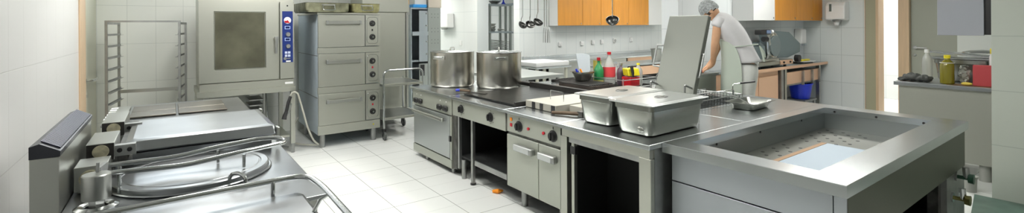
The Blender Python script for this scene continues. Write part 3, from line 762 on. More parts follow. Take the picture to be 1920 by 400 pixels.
# sink table
SX0, SX1, SY0, SY1 = 2.54, 4.96, .845, 1.86
IX0, IX1, IY0, IY1 = 2.70, 4.77, 1.02, 1.755
ZB = .675
sink_thing = t = thing('sink_table', 'large steel sink table with wide flat rim in the right foreground', 'sink', (3.75, 1.35, 0))
rm = MB()
rect = lambda x0, x1, y0, y1, z: [(x0, y0, z), (x1, y0, z), (x1, y1, z), (x0, y1, z)]
rm.rect_loops([rect(SX0 + .02, SX1 - .02, SY0 + .02, SY1, .80), rect(SX0, SX1, SY0, SY1, .80), rect(SX0, SX1, SY0, SY1, .857), rect(SX0 + .004, SX1 - .004, SY0 + .004, SY1, .86), rect(IX0, IX1, IY0, IY1, .86), rect(IX0 + .002, IX1 - .002, IY0 + .002, IY1 - .002, .81)], False)
part('rim', rm, steel_isl, t, smooth=20)
bs = MB()
bs.rect_loops([rect(IX0 + .002, IX1 - .002, IY0 + .002, IY1 - .002, .812), rect(IX0 - .01, IX1 + .008, IY0 - .01, IY1 + .008, .808), rect(IX0 - .01, IX1 + .008, IY0 - .01, IY1 + .008, ZB)], True)
part('basin', bs, mat('basin_steel', (.40, .43, .44), .36, 1), t, smooth=20)
part('basin_floor', B(IX0 - .008, IX1 + .006, IY0 - .008, IY1 + .006, ZB + .0005, ZB + .0012), mat('darker_basin_floor', (.21, .215, .19), .36, .9), t)  # floor sheet darker and more olive than the basin walls
h0 = None
for i in range(9):
    for j in range(6):
        x = 3.28 + i * .165 + (j % 2) * .07; y = 1.40 + j * .06
        if 3.85 < x < 4.05: continue
        if h0 is None:
            hx_, hy_ = x, y; h0 = part('drain_hole', MB().cyl((x, y, ZB + .0013), (x, y, ZB + .003), .013, n=10), black, t)
        else:
            c_ = h0.copy(); C.objects.link(c_); c_.location = (x - hx_, y - hy_, 0)
ho = MB()
for y in (1.068, 1.374, 1.678): ho.cyl((IX1 + .004, y, .832), (IX1 - .004, y, .832), .009, n=10)
for x in (3.0, 3.6, 4.3): ho.cyl((x, IY1 + .004, .80), (x, IY1 + .0, .80), .009, n=10)
part('overflow_hole', ho, black, t)
part('upper_front', B(2.60, 2.63, .925, 1.83, .62, .80), sink_front, t, bevel=.002)
part('lower_front', B(2.60, 2.63, .925, 1.83, .10, .612), sink_front, t, bevel=.002)
part('corner_post', B(2.60, 2.66, .865, .921, .0, .80), sink_front, t, bevel=.002)
side = MB(); side.prism([(2.60, .864, .80), (4.93, .864, .80), (4.93, .864, .50), (4.86, .864, .47), (4.40, .864, .48), (3.2, .864, .52), (2.68, .864, .53), (2.60, .864, .53)], (0, -.0, 0.0)) if 0 else None
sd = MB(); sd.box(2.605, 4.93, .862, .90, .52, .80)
darkside = mat('side_sheet_with_shade', (.11, .12, .085), .45, .7, nscale=3)  # shade of the unlit side put into the sheet colour
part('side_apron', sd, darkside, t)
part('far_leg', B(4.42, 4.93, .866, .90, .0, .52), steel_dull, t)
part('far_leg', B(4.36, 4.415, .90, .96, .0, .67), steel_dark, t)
part('back_leg', B(4.88, 4.93, 1.79, 1.84, .0, .8), steel_dull, t); part('back_leg', B(2.68, 2.73, 1.79, 1.84, .0, .8), steel_dull, t)
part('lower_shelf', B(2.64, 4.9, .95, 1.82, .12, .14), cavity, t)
part('under_shade_panel', B(2.7, 4.86, 1.74, 1.76, .14, .66), cavity, t); part('under_shade_panel', B(4.84, 4.86, .97, 1.73, .14, .66), cavity, t)  # dark panels added to give the blackness under the sink
for yy, zz, L in ((.0, .49, .07), (0, .36, .09)):
    vy = .866
    v_ = MB(); xv = 4.66 if zz > .4 else 4.55
    v_.cyl((xv, vy, zz), (xv, vy - .07, zz), .014, n=12); v_.cyl((xv, vy - .07, zz), (xv, vy - .10, zz), .032, .036, n=12)
    part('valve', v_, brass if zz < .4 else mat('green_valve', (.03, .10, .06), .4), t)
    v_ = MB(); v_.cyl((xv, vy, zz), (xv, vy - .012, zz), .035, n=20); v_.cyl((xv + .005, vy - .06, zz), (xv + .005, vy - .055, zz + .075), .02, n=10)
    part('valve_flange', v_, chrome if zz < .4 else steel_dull, t)
t = thing('drip_plate', 'pale blue plate with brown edge lying inside the sink basin', 'plate', (3.7, 1.25, ZB))
part('plate', B(3.05, 4.02, 1.03, 1.465, ZB + .002, ZB + .035), insert_m, t, bevel=.003)
part('brown_edge', B(3.05, 4.02, 1.467, 1.50, ZB + .002, ZB + .035), stainb, t)
# dark gap unit between open cupboard and sink
gp = MB(); gp.box(2.75, 2.77, 1.841, 1.862, 0, .799)
part('frame_post', gp, steel_dull, sink_thing)
part('frame_rail', B(2.64, 3.4, 1.841, 1.862, .12, .16), steel_dull, sink_thing)

# ------------------------------------------------------------------ ISLAND back row
t = thing('island_worktop', 'broad steel worktop at the right end of the island behind the sink', 'worktop', (4.3, 2.4, 0))
part('top', MB().box(3.605, 4.96, 1.862, 2.34, .825, .86).box(4.66, 4.96, 2.34, 3.42, .825, .86), steel_isl, t, bevel=.004)
part('cabinet', B(3.62, 4.92, 1.90, 2.33, .15, .824), steel, t)
for x in (3.7, 4.85): part('leg', MB().cyl((x, 2.1, 0), (x, 2.1, .15), .03), steel_dull, t)
t = thing('deep_fryer', 'steel deep fryer with dark open well behind the lidded pans', 'fryer', (4.1, 2.65, 0))
fb = MB(); fb.box(3.61, 4.655, 2.345, 3.0, .15, .70)
part('cabinet', fb, steel, t)
fr = MB(); fr.rect_loops([rect(3.61, 4.655, 2.345, 3.0, .702), rect(3.61, 4.655, 2.345, 3.0, .862), rect(3.80, 4.62, 2.38, 2.95, .862), rect(3.80, 4.62, 2.38, 2.95, .72)], True)
part('well', fr, steel_isl, t, smooth=20)
for x in (3.7, 4.55):
    for y in (2.4, 2.9): part('leg', MB().cyl((x, y, 0), (x, y, .15), .03), steel_dull, t)
def basket(label, x0, x1, y0, y1, z0, z1, hdir):
    t = thing('fryer_basket', label, 'basket', ((x0+x1)/2, (y0+y1)/2, z0), 'wire fryer baskets')
    ms = MB(); n = 14
    for i in range(n + 1):
        x = x0 + (x1 - x0) * i / n
        ms.tube([(x, y0, z1), (x, y0, z0), (x, y1, z0), (x, y1, z1)], .0022, 4)
    for j in range(9):
        y = y0 + (y1 - y0) * j / 8
        ms.tube([(x0, y, z1), (x0, y, z0), (x1, y, z0), (x1, y, z1)], .0022, 4)
    for k in range(4):
        zz = z0 + (z1 - z0) * k / 4
        ms.tube([(x0, y0, zz), (x1, y0, zz), (x1, y1, zz), (x0, y1, zz)], .0022, 4, True)
    part('mesh', ms, mesh_m, t)
    part('frame', MB().tube(rounded([(x0, y0, z1), (x1, y0, z1), (x1, y1, z1), (x0, y1, z1)], .02, 3, True), .005, 6, True), steel_dull, t)
    return t
b1 = basket('near wire fryer basket with black grip handle by the small steel tray', 3.86, 4.56, 2.40, 2.66, .78, .925, 1)
hz = 1.03
part('handle', MB().tube(rounded([(4.42, 2.42, .925), (4.42, 2.42, hz), (4.62, 2.42, hz + .0)], .02, 3), .005, 6), chrome, b1)
part('grip', MB().tube([(4.56, 2.42, hz), (4.80, 2.40, hz)], .010, 8), black, b1)
part('support', MB().tube(rounded([(4.0, 2.40, .925), (4.0, 2.40, .985), (4.40, 2.40, .985), (4.40, 2.40, .925)], .015, 3), .004, 6), chrome, b1)
b2 = basket('far wire fryer basket behind the black gripped one', 3.86, 4.56, 2.69, 2.94, .78, .915, 1)
part('support', MB().tube(rounded([(4.0, 2.69, .915), (4.0, 2.69, .96), (4.4, 2.69, .96), (4.4, 2.69, .915)], .015, 3), .004, 6), chrome, b2)

# big lid standing up
t = thing('upright_lid', 'tall steel lid with wire side handles standing upright on the island', 'lid', (3.66, 2.53, .86))
bx, tx, ya, yb, zb, zt = 3.58, 3.86, 2.335, 2.735, .886, 1.70
dx = V((tx - bx, 0, zt - zb)); nrm = V((zt - zb, 0, -(tx - bx))).normalized(); th = .055
lidm = MB(); c0 = V((bx, 0, zb))
pf = [V((bx, ya, zb)), V((bx, yb, zb)), V((tx, yb, zt)), V((tx, ya, zt))]
lidm.prism(pf, nrm * th)
part('panel', lidm, mat('lid_steel', (.19, .20, .18), .48, .9, nscale=3), t, bevel=.006)
def side_handle(y, s, f0, f1, out=.055):
    p0 = V((bx, y, zb)) + dx * f0 + nrm * .02; p1 = V((bx, y, zb)) + dx * f1 + nrm * .02
    o_ = V((0, s * out, 0)); k = -nrm * .02
    part('wire_handle', MB().tube(rounded([p0, p0 + o_ + k, p1 + o_ + k, p1], .012, 3), .008, 8), steel_dull, t)
side_handle(yb, 1, .42, .66, .07); side_handle(ya + .0, -1, .34, .58, .03)
def front_handle(y, f0):
    p0 = V((bx, y, zb)) + dx * f0; n_ = -nrm * .10
    part('rest_handle', MB().tube(rounded([p0 - V((0, 0, 0)), p0 + n_, p0 + n_ + V((0, 0, -.16)), ], .012, 3), .008, 8), steel_dull, t)
front_handle(ya + .03, .22); front_handle(yb - .02, .22)

# small steel tray with spoon
def gn_pan(root, cx, cy, hx, hy, z, h, taper, m, rim=.018, wall='container'):
    pn = MB(); r = .045
    q = min(.035, h * .3)
    pn.rect_loops([rrect(cx, cy, hx - taper - q, hy - taper - q, r * .6, z), rrect(cx, cy, hx - taper - q * .35, hy - taper - q * .35, r, z + q * .22), rrect(cx, cy, hx - taper, hy - taper, r * 1.25, z + q), rrect(cx, cy, hx - taper * .35, hy - taper * .35, r * 1.1, z + h * .80),
                   rrect(cx, cy, hx, hy, r, z + h * .82), rrect(cx, cy, hx, hy, r, z + h - .004), rrect(cx, cy, hx + rim, hy + rim, r * .8, z + h - .003), rrect(cx, cy, hx + rim, hy + rim, r * .8, z + h),
                   rrect(cx, cy, hx - .003, hy - .003, r, z + h), rrect(cx, cy, hx - taper - .004, hy - taper - .004, r, z + q), rrect(cx, cy, hx - taper - q, hy - taper - q, r * .6, z + .004)], True, True)
    return part(wall, pn, m, root)
gn_steel = mat('container_steel', (.37, .38, .35), .27, 1, nscale=4)
t = thing('serving_tray', 'shallow steel container with a spoon on the island worktop', 'tray', (0, 0, 0))
gn_pan(t, 0, 0, .20, .125, 0, .062, .022, gn_steel)
t.location = (4.24, 2.16, .861); t.rotation_euler.z = math.radians(4)
t2 = thing('serving_spoon', 'steel spoon resting in the shallow container on the worktop', 'spoon', (4.2, 2.2, .88))
part('handle', MB().tube([(4.22, 2.13, .885), (4.15, 2.20, .94), (4.06, 2.31, 1.01)], [.006, .005, .006], 6), steel_dull, t2)
part('bowl', MB().sphere((4.25, 2.10, .886), .03, 12, 6, (1.2, .9, .35)), steel_dull, t2)

# two lidded containers
def lidded(label, loc, rz, hx=.325, hy=.165, h=.215):
    t = thing('lidded_container', label, 'container', (0, 0, 0), 'deep lidded steel containers')
    gn_pan(t, 0, 0, hx, hy, 0, h, .018, gn_steel, .016)
    ld = MB(); z = h + .001
    ld.rect_loops([rrect(0, 0, hx + .024, hy + .024, .03, z), rrect(0, 0, hx + .026, hy + .026, .03, z + .004), rrect(0, 0, hx + .022, hy + .022, .03, z + .007), rrect(0, 0, hx - .002, hy - .002, .03, z + .006), rrect(0, 0, hx - .008, hy - .008, .03, z + .010), rrect(0, 0, hx - .05, hy - .04, .03, z + .011)], True, True)
    l_ = part('lid', ld, mat('lid_polished_steel', (.60, .62, .61), .30, 1), t, smooth=8)
    sl = MB(); sl.lathe([(0, .0), (.055, .0), (.06, .003), (.052, .007), (.047, .004), (0, .002)], (.02, 0, z + .0105), 28, sx=1.15, sy=.62)
    part('lid_recess', sl, steel_dark, l_)
    hd = MB(); hd.box(-.01, .05, -.006, .006, z + .013, z + .019)
    part('lid_grip', hd, steel, l_)
    if 'front' in label:
        dn = MB(); dn.sphere((-hx + .019, -hy + .10, .045), .02, 12, 8, (.35, 1.6, 1.0))
        part('dent', dn, gn_steel, t)
    t.location = loc; t.rotation_euler.z = rz
    return t
lidded('deep steel container with slotted lid, the nearer to the sink front corner', (2.875, 2.125, .861), math.radians(1))
lidded('deep steel container with slotted lid beside the pale well covers', (2.91, 2.525, .861), math.radians(3))
sc = MB(); sc.tube(rounded([(3.235, 2.06, 1.06), (3.26, 2.055, 1.04), (3.255, 2.06, .96), (3.27, 2.07, .90)], .01, 3), .004, 6)
solo('wire_hook', MB().tube(rounded([(3.245, 2.07, 1.075), (3.285, 2.06, 1.06), (3.26, 2.055, 1.01), (3.285, 2.06, .96), (3.26, 2.055, .92), (3.265, 2.055, .865)], .01, 3), .004, 6), steel_dull, 'bent wire hook hanging at the corner of the nearer container', 'hook')

# stockpots
pot_m = mat('pot_steel', (.56, .54, .49), .25, 1, nscale=2)
def stockpot(label, loc, rz):
    t = thing('stockpot', label, 'pot', (0, 0, 0), 'large stockpots on the island')
    R_, H_ = .275, .425
    pb = MB(); pb.lathe([(0, .002), (R_ - .03, .0), (R_ - .012, .006), (R_ - .004, .018), (R_, .035), (R_, H_ - .004), (R_ + .006, H_), (R_ - .006, H_), (R_ - .008, .05), (0, .04)], n=64)
    part('pot_body', pb, pot_m, t)
    l_ = MB(); l_.lathe([(R_ + .008, H_ + .001), (R_ + .009, H_ + .006), (R_ - .01, H_ + .008), (R_ - .03, H_ + .004), (R_ - .05, H_ + .010), (.10, H_ + .022), (0, H_ + .024)], n=64)
    li = part('pot_lid', l_, chrome, t)
    part('lid_knob', MB().tube(rounded([(-.045, 0, H_ + .02), (-.04, 0, H_ + .052), (.04, 0, H_ + .052), (.045, 0, H_ + .02)], .02, 4), .008, 8), steel, li)
    for s in (-1, 1):
        hp = MB(); hp.tube(rounded([(s * (R_ - .002), -.06, H_ - .055), (s * (R_ + .045), -.055, H_ - .05), (s * (R_ + .045), .055, H_ - .05), (s * (R_ - .002), .06, H_ - .055)], .025, 4), .008, 8)
        part('pot_handle', hp, chrome, t)
        pl_ = MB()
        part('handle_plate', MB().obox((s * (R_ + .001), 0, H_ - .06), (.003, 0, 0), (0, .085, 0), (0, 0, .022)), steel, t, bevel=.003)
    t.location = loc; t.rotation_euler.z = rz
stockpot('large lidded stockpot, the left one of two, with handle facing the aisle', (2.885, 5.245, .861), math.radians(25))
stockpot('large lidded stockpot nearest the black griddle plate', (3.27, 4.765, .861), math.radians(60))

# ------------------------------------------------------------------ island back row, far part
t = thing('charcoal_grill', 'dark charcoal grill with black grates on the far side of the island', 'grill', (4.1, 4.1, 0))
part('cabinet', B(3.62, 4.9, 3.45, 4.85, .15, .80), steel, t)
for x in (3.7, 4.8):
    for y in (3.55, 4.75): part('leg', MB().cyl((x, y, 0), (x, y, .15), .03), steel_dull, t)
part('worktop', B(3.61, 4.95, 3.43, 4.87, .80, .855), steel_isl, t, bevel=.004)
part('fire_box', B(3.66, 4.05, 3.60, 4.10, .856, .945), mat('burnt_iron', (.07, .055, .045), .6, .3, colvar=.4, nscale=10), t, bevel=.004)
g_ = MB()
for i in range(12): g_.box(3.66 + i * .033, 3.675 + i * .033, 3.61, 4.09, .946, .956)
part('grate', g_, iron, t)
g_ = MB(); g_.box(3.63, 3.72, 4.30, 4.84, .856, .895)
part('side_guard', g_, iron, t, bevel=.01)
g_ = MB()
for i in range(14): g_.box(4.10 + i * .05, 4.115 + i * .05, 3.7, 4.7, .875, .89)
g_.box(4.08, 4.82, 3.68, 3.7, .858, .895).box(4.08, 4.82, 4.7, 4.72, .858, .895)
part('grate', g_, iron, t)

t = thing('side_table', 'pale steel topped table behind the stockpots at the island end', 'table', (4.3, 5.5, 0))
part('tabletop', B(3.70, 4.62, 5.06, 6.1, .86, .905), mat('pale_top', (.55, .58, .56), .35, .6), t, bevel=.004)
for x in (3.75, 4.53):
    for y in (5.1, 6.0): part('leg', B(x, x + .04, y, y + .04, 0, .86), steel_dull, t)
t = thing('butcher_table', 'table carrying a thick white cutting block before the far wall', 'table', (5.5, 6.6, 0))
part('tabletop', B(4.95, 5.75, 6.10, 6.85, .87, .90), steel_isl, t)
for x in (5.0, 5.66):
    for y in (6.15, 6.75): part('leg', B(x, x + .04, y, y + .04, 0, .87), mat('cream_leg', (.6, .6, .5), .5), t)
solo('cutting_block', B(4.97, 5.72, 6.13, 6.83, .9005, .975), white_pl, 'thick white cutting block on the table before the far wall', 'cutting board', bevel=.006)

# small container, board and bits on the grill
t = thing('spice_container', 'small deep steel container on the dark grill box', 'container', (0, 0, 0))
gn_pan(t, 0, 0, .12, .09, 0, .11, .018, gn_steel, .014)
t.location = (3.935, 3.98, .957)
bd = MB(); q = []
solo('grey_board', MB().prism([(3.93, 4.02, 1.0), (4.05, 3.97, 1.0), (4.09, 4.02, 1.25), (4.02, 4.05, 1.275), (3.92, 4.08, 1.27)], (.006, .014, 0)), mat('grey_plastic_board', (.45, .50, .53), .5), 'grey board leaning up out of the small steel container', 'board')
for i, (x, y, m_, lab) in enumerate(((3.93, 3.98, orange_scrap, 'orange scoop handle in the small steel container'), (3.90, 4.02, blue_pl, 'blue scoop handle in the small steel container'))):
    solo('scoop_handle', MB().tube([(x, y, 1.03), (x - .02, y + .02, 1.095)], .012, 8), m_, lab, 'handle')

# bottle rack (wire) and bottles
t = thing('bottle_rack', 'low wire rack around the bottles on the far side of the island', 'rack', (4.7, 3.2, .86))
wz = (.90, .99)
for zz in wz: part('rail', MB().tube(rounded([(4.085, 3.50, zz), (4.68, 3.50, zz), (4.68, 4.14, zz), (4.085, 4.14, zz)], .02, 3, True), .005, 6, True), steel_dull, t)
for x, y in ((4.085, 3.50), (4.68, 3.50), (4.68, 4.14), (4.085, 4.14), (4.40, 3.50)): part('post', MB().tube([(x, y, .896), (x, y, 1.01)], .006, 6), steel_dull, t)

def bottle(label, x, y, z, prof, m, cap, capm, labz=None, labm=None, cat='bottle', group=None, n=24, sc=1.0):
    t = thing('bottle', label, cat, (x, y, z), group)
    prof = [(r * sc, h_ * sc) for r, h_ in prof]
    part('bottle_body', MB().lathe([(0, 0)] + prof + [(0, prof[-1][1])], (x, y, z), n), m, t)
    r, z0, z1 = [q * sc for q in cap]
    part('cap', MB().lathe([(0, z0), (r, z0), (r, z1 - .002), (r * .9, z1), (0, z1)], (x, y, z), 16), capm, t)
    if labz:
        part('label_wrap', MB().lathe([(labz[0] * sc, labz[1] * sc), (labz[0] * sc + .001, labz[1] * sc), (labz[0] * sc + .001, labz[2] * sc), (labz[0] * sc, labz[2] * sc)], (x, y, z), n), labm, t)
    return t
zb = .897
bottle('green labelled oil bottle with dark red cap, leftmost in the wire rack', 4.17, 3.95, zb, [(.055, 0), (.06, .01), (.06, .17), (.045, .21), (.018, .25), (.018, .29)], oilgreen, (.022, .29, .325), redlamp, (.0605, .01, .06), paleoil)
bottle('large clear bottle with red cap and plain red label', 4.30, 3.90, zb, [(.066, 0), (.074, .01), (.074, .19), (.066, .22), (.035, .30), (.018, .345), (.018, .36)], clear, (.024, .358, .39), red_pl, (.075, .09, .21), mat('coral_red_label', (.70, .07, .08), .4))
bottle('dark purple sauce bottle beside the large red labelled bottle', 4.36, 3.77, zb, [(.045, 0), (.048, .01), (.048, .14), (.042, .18), (.018, .21), (.016, .235)], cola, (.018, .234, .262), steel_dull)
bottle('clear plastic bottle with yellow cap beside the yellow box', 4.52, 3.64, zb, [(.045, 0), (.05, .01), (.05, .15), (.045, .18), (.018, .225), (.018, .24)], clear, (.02, .238, .258), yellow_pl)
bottle('small clear bottle with grey cap behind the purple sauce bottle', 4.55, 4.02, zb, [(.035, 0), (.038, .01), (.038, .16), (.016, .20), (.016, .225)], clear, (.018, .224, .25), greyblue)
bottle('small white bottle right of the wire rack', 4.78, 3.55, .861, [(.03, 0), (.034, .01), (.034, .07), (.014, .09), (.014, .10)], white_pl, (.015, .099, .115), white_pl)
t = thing('oil_can', 'yellow metal can behind the green labelled bottle', 'can', (4.30, 4.12, zb))
part('can_body', MB().lathe([(0, 0), (.05, 0), (.05, .28), (0, .28)], (4.27, 4.07, zb), 24), mat('yellow_can', (.55, .48, .10), .35, .4), t)
part('can_rim', MB().lathe([(.048, .278), (.052, .278), (.052, .285), (.048, .285)], (4.27, 4.07, zb), 24), steel, t)
solo('red_tub', B(4.29, 4.45, 3.56, 3.70, zb, zb + .11), red_pl, 'red plastic tub between the purple bottle and the clear bottle', 'tub', bevel=.01)
solo('yellow_box', MB().obox((4.37, 3.625, zb + .164), (.075, -.02, 0), (.02, .06, 0), (0, .01, .042)), yellow_pl, 'yellow plastic box lying on the red tub', 'box', bevel=.008)
solo('black_scoop', MB().tube([(4.30, 3.56, zb + .24), (4.295, 3.535, zb + .16), (4.29, 3.53, zb + .11)], [.02, .016, .008], 8), black, 'black handled scoop leaning on the yellow box', 'scoop')

# ------------------------------------------------------------------ hanging utensils
t = thing('utensil_rail', 'steel rail hung from the ceiling above the island', 'rail', (3.4, 3.6, 2.2))
part('bar', MB().tube([(3.4, 2.55, 2.25), (3.4, 4.75, 2.25)], .012, 8), chrome, t)
for y in (2.7, 4.6): part('hanger', MB().tube([(3.4, y, 2.25), (3.4, y, CZ)], .008, 8), chrome, t)
def ladle(label, y, zb, r, dx=0, tilt=0.0, x=3.4, face=0):
    t = thing('ladle', label, 'ladle', (0, 0, 0), 'ladles hanging above the island')
    zt = 2.262 - zb
    part('ladle_handle', MB().tube(rounded([(0, .014, zt - .02), (0, .0, zt), (0, -.014, zt - .02), (0, -.0, zt - .07), (0, 0, r * 2.6), (-.0, .02, r * 2.0), (0, r * .3, r * 1.3)], .02, 3), .0055, 6), chrome, t)
    bw = MB(); prof = [(math.sin(a) * r, -math.cos(a) * r * .9) for a in [PI/2 * i / 7 for i in range(8)]]; prof[0] = (0, -r * .9)
    inner = [(q[0] * .94, q[1] * .9 + .001) for q in prof[::-1]]; inner[-1] = (0, inner[-1][1])
    bw.lathe(prof + inner, (0, 0, 0), 24)
    bmesh.ops.rotate(bw.bm, verts=bw.bm.verts, cent=(0, 0, 0), matrix=Matrix.Rotation(math.radians(38), 3, 'X'))
    bmesh.ops.translate(bw.bm, verts=bw.bm.verts, vec=(0, -.01, r * .95))
    part('ladle_bowl', bw, mat('blackened_ladle', (.10, .10, .095), .3, 1), t)
    t.location = (x, y, zb); t.rotation_euler.z = face
ladle('small ladle hanging leftmost above the island', 4.45, 1.575, .058, face=math.radians(25))
ladle('small ladle hanging in the middle of the three small ones', 4.30, 1.58, .058, face=math.radians(-20))
ladle('small ladle hanging beside the long forks', 4.16, 1.605, .060, face=math.radians(10))
ladle('large ladle hanging alone in front of the orange cupboards', 3.04, 1.61, .062, face=math.radians(-50))
for i, y in enumerate((4.05, 4.01, 3.97)):
    t = thing('meat_fork', ('long two pronged fork nearest the small ladles', 'long two pronged fork in the middle of three', 'long two pronged fork farthest from the small ladles')[i], 'fork', (3.4, y, 1.42), 'long forks hanging above the island')
    part('fork_handle', MB().tube([(3.4, y, 2.262), (3.4, y, 1.60)], .006, 6), chrome, t)
    part('prongs', MB().tube(rounded([(3.4, y - .016, 1.42), (3.4, y - .012, 1.55), (3.4, y, 1.60), (3.4, y + .012, 1.55), (3.4, y + .016, 1.42)], .02, 3), .0035, 6), steel_dull, t)

# ------------------------------------------------------------------ FAR WALL: cupboards, bench, sockets
def wall_cupboard(label, x0, x1, y0, y1, z0, z1, splits, whites, group=None):
    t = thing('wall_cupboard', label, 'cupboard', ((x0+x1)/2, y1, z0), group)
    part('carcass', B(x0, x1, y0 + .02, y1, z0, z1), white_w, t)
    xs = [x0] + splits + [x1]
    for i, (a, b) in enumerate(zip(xs, xs[1:])):
        m_ = white_w if i in whites else orange_w
        d_ = part('door', B(a + .004, b - .004, y0, y0 + .019, z0 + .004, z1 - .004), m_, t, label=('white door' if i in whites else 'orange door'), bevel=.002)
        part('lock', MB().cyl((b - .05, y0, z0 + .045), (b - .05, y0 - .008, z0 + .045), .013, n=12), steel_dull, d_)
wall_cupboard('long orange fronted wall cupboard on the far tiled wall', 6.60, 10.32, 7.40, 7.745, 1.60, 2.25, [7.32, 7.90, 8.33, 8.85, 9.60], (5,))
wall_cupboard('shorter orange and white wall cupboard above the meat slicer', 7.30, 9.86, 3.66, 3.995, 1.67, 2.4, [8.0, 8.78, 9.45], (0,))
for i, (x, z) in enumerate(((6.95, 1.19), (7.62, 1.19), (7.98, 1.205), (8.28, 1.21), (8.72, 1.23), (9.33, 1.24))):
    t = thing('wall_socket', ('white socket on the far wall, the leftmost', 'white socket on the far wall, second from the left', 'white socket on the far wall, third from the left', 'white socket on the far wall, right of the large ladle', 'white socket with a plug on the far wall', 'white socket on the far wall, the rightmost')[i], 'socket', (x, 7.74, z), 'sockets on the far wall')
    part('plate', B(x - .045, x + .045, 7.715, 7.748, z - .05, z + .05), white_pl, t, bevel=.006)
    part('inset', MB().cyl((x, 7.7145, z), (x, 7.708, z), .026 if i != 4 else .035, n=16), white_pl if i != 4 else steel_dull, t)
t = thing('far_bench', 'long steel bench under the orange cupboards on the far wall', 'bench', (8, 7.3, 0))
part('worktop', MB().box(5.9, 10.6, 6.95, 7.74, .87, .905).box(5.9, 10.6, 7.69, 7.74, .905, .96), steel_isl, t, bevel=.003)
part('front_panel', B(5.95, 8.3, 7.0, 7.03, .35, .868), steel, t)
part('front_panel', B(8.3, 10.5, 7.0, 7.03, .72, .868), peach, t)  # pinkish reflection on the bench front, painted as peach
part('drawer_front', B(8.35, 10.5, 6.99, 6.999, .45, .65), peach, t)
for x in (5.95, 8.28, 10.5):
    for y in (7.0, 7.65): part('leg', B(x, x + .04, y, y + .04, 0, .87), steel, t)
part('inner_back', B(6.0, 10.5, 7.68, 7.70, .2, .86), cavity, t)
t = thing('middle_bench', 'low steel bench standing between the island and the far bench', 'bench', (7.5, 6.2, 0))
part('worktop', B(6.3, 8.8, 5.9, 6.4, .82, .86), steel_isl, t, bevel=.003)
for x in (6.35, 8.7):
    for y in (5.95, 6.33): part('leg', B(x, x + .04, y, y + .04, 0, .82), steel_dull, t)
# grey canister left of the lid
t = thing('steel_canister', 'grey steel canister behind the upright lid', 'canister', (5.55, 4.2, .0))
t.location = (8.2, 6.12, .86); ORG[t] = V((8.2, 6.12, .86))
part('can', MB().lathe([(0, 0), (.10, 0), (.128, .235), (.136, .24), (.124, .235), (.095, .01), (0, .01)], (8.2, 6.12, .861), 24), steel, t)
part('rim', MB().lathe([(.128, .236), (.138, .236), (.138, .246), (.128, .246)], (8.2, 6.12, .861), 24), steel_dull, t)

# ------------------------------------------------------------------ COUNTER with slicer on the partition wall
t = thing('prep_counter', 'steel topped prep counter with painted peach reflection on its drawer fronts under the slicer', 'counter', (8.3, 3.8, 0))
part('worktop', B(6.6, 9.89, 3.60, 3.99, .865, .905), steel_isl, t, bevel=.003)
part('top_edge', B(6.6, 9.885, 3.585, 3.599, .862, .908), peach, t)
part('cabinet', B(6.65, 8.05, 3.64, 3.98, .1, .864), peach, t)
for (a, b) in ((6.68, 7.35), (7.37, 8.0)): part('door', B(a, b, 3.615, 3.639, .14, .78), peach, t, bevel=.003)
part('divider', B(8.08, 8.16, 3.60, 3.97, 0, .864), steel_dull, t); part('divider', B(8.20, 8.27, 3.60, 3.97, 0, .864), steel, t)
part('leg', B(9.55, 9.60, 3.60, 3.66, 0, .864), steel, t); part('leg', B(9.55, 9.60, 3.90, 3.96, 0, .864), steel, t)
for (a, b) in ((8.28, 8.88), (8.92, 9.25), (9.28, 9.55)):
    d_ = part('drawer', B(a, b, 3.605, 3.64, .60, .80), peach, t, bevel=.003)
    part('drawer_handle', B(b - .05, b - .02, 3.57, 3.604, .56, .80), steel_dull, d_)
part('drawer_rail', B(8.3, 9.5, 3.65, 3.9, .56, .80), steel_dull, t)
for x in (6.7, 7.95): part('foot', MB().cyl((x, 3.7, 0), (x, 3.7, .1), .025), steel_dull, t)

t = thing('meat_slicer', 'large grey meat slicer with sloping guard on the prep counter', 'slicer', (8.1, 3.75, .906))
zc = .906
part('base', B(7.42, 8.60, 3.64, 3.93, zc + .03, zc + .115), steel, t, bevel=.02)
for x in (7.5, 8.38):
    for y in (3.68, 3.89): part('foot', MB().cyl((x, y, zc), (x, y, zc + .03), .022), black, t)
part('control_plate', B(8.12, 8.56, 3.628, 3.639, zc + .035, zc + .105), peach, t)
for x in (8.22, 8.45): part('button', MB().cyl((x, 3.628, zc + .07), (x, 3.61, zc + .07), .016, n=12), black, t)
part('dial', MB().cyl((8.66, 3.63, zc + .12), (8.66, 3.56, zc + .12), .06, n=20), black, t)
bl = MB(); bl.lathe([(0, -.02), (.19, -.02), (.215, -.012), (.23, 0), (.215, .004), (.18, .012), (0, .02)], (7.98, 3.68, zc + .35), 40, (0, 1, .0))
part('blade', bl, chrome, t)
part('blade_cover', MB().cyl((7.98, 3.655, zc + .35), (7.98, 3.64, zc + .35), .17, n=36), blade_m, t)
gd = MB(); gd.prism([(7.90, 3.85, 1.07), (8.50, 3.68, 1.04), (8.815, 3.62, 1.13), (8.815, 3.62, 1.28), (8.55, 3.68, 1.475), (8.12, 3.80, 1.505), (7.86, 3.86, 1.50), (7.90, 3.85, 1.38)], (.006, .02, 0))
part('guard_plate', gd, blade_m, t, bevel=.006)
mh = MB(); mh.lathe([(0, 0), (.11, .02), (.13, .10), (.12, .24), (.06, .30), (0, .31)], (7.68, 3.80, zc + .11), 24)
part('motor_housing', mh, blade_m, t)
part('arm', MB().tube(rounded([(7.80, 3.70, zc + .12), (7.84, 3.66, zc + .35), (7.72, 3.64, zc + .55), (7.56, 3.64, zc + .58)], .05, 4), .018, 8), steel, t)
part('grip_head', B(7.40, 7.74, 3.60, 3.70, zc + .54, zc + .62), black, t, bevel=.015)
part('grip_screen', B(7.58, 7.72, 3.592, 3.599, zc + .56, zc + .61), mat('blue_grey_plastic', (.12, .18, .30), .3), t)
part('push_knob', MB().cyl((7.76, 3.62, zc + .585), (7.80, 3.61, zc + .585), .03, n=12), white_pl, t)
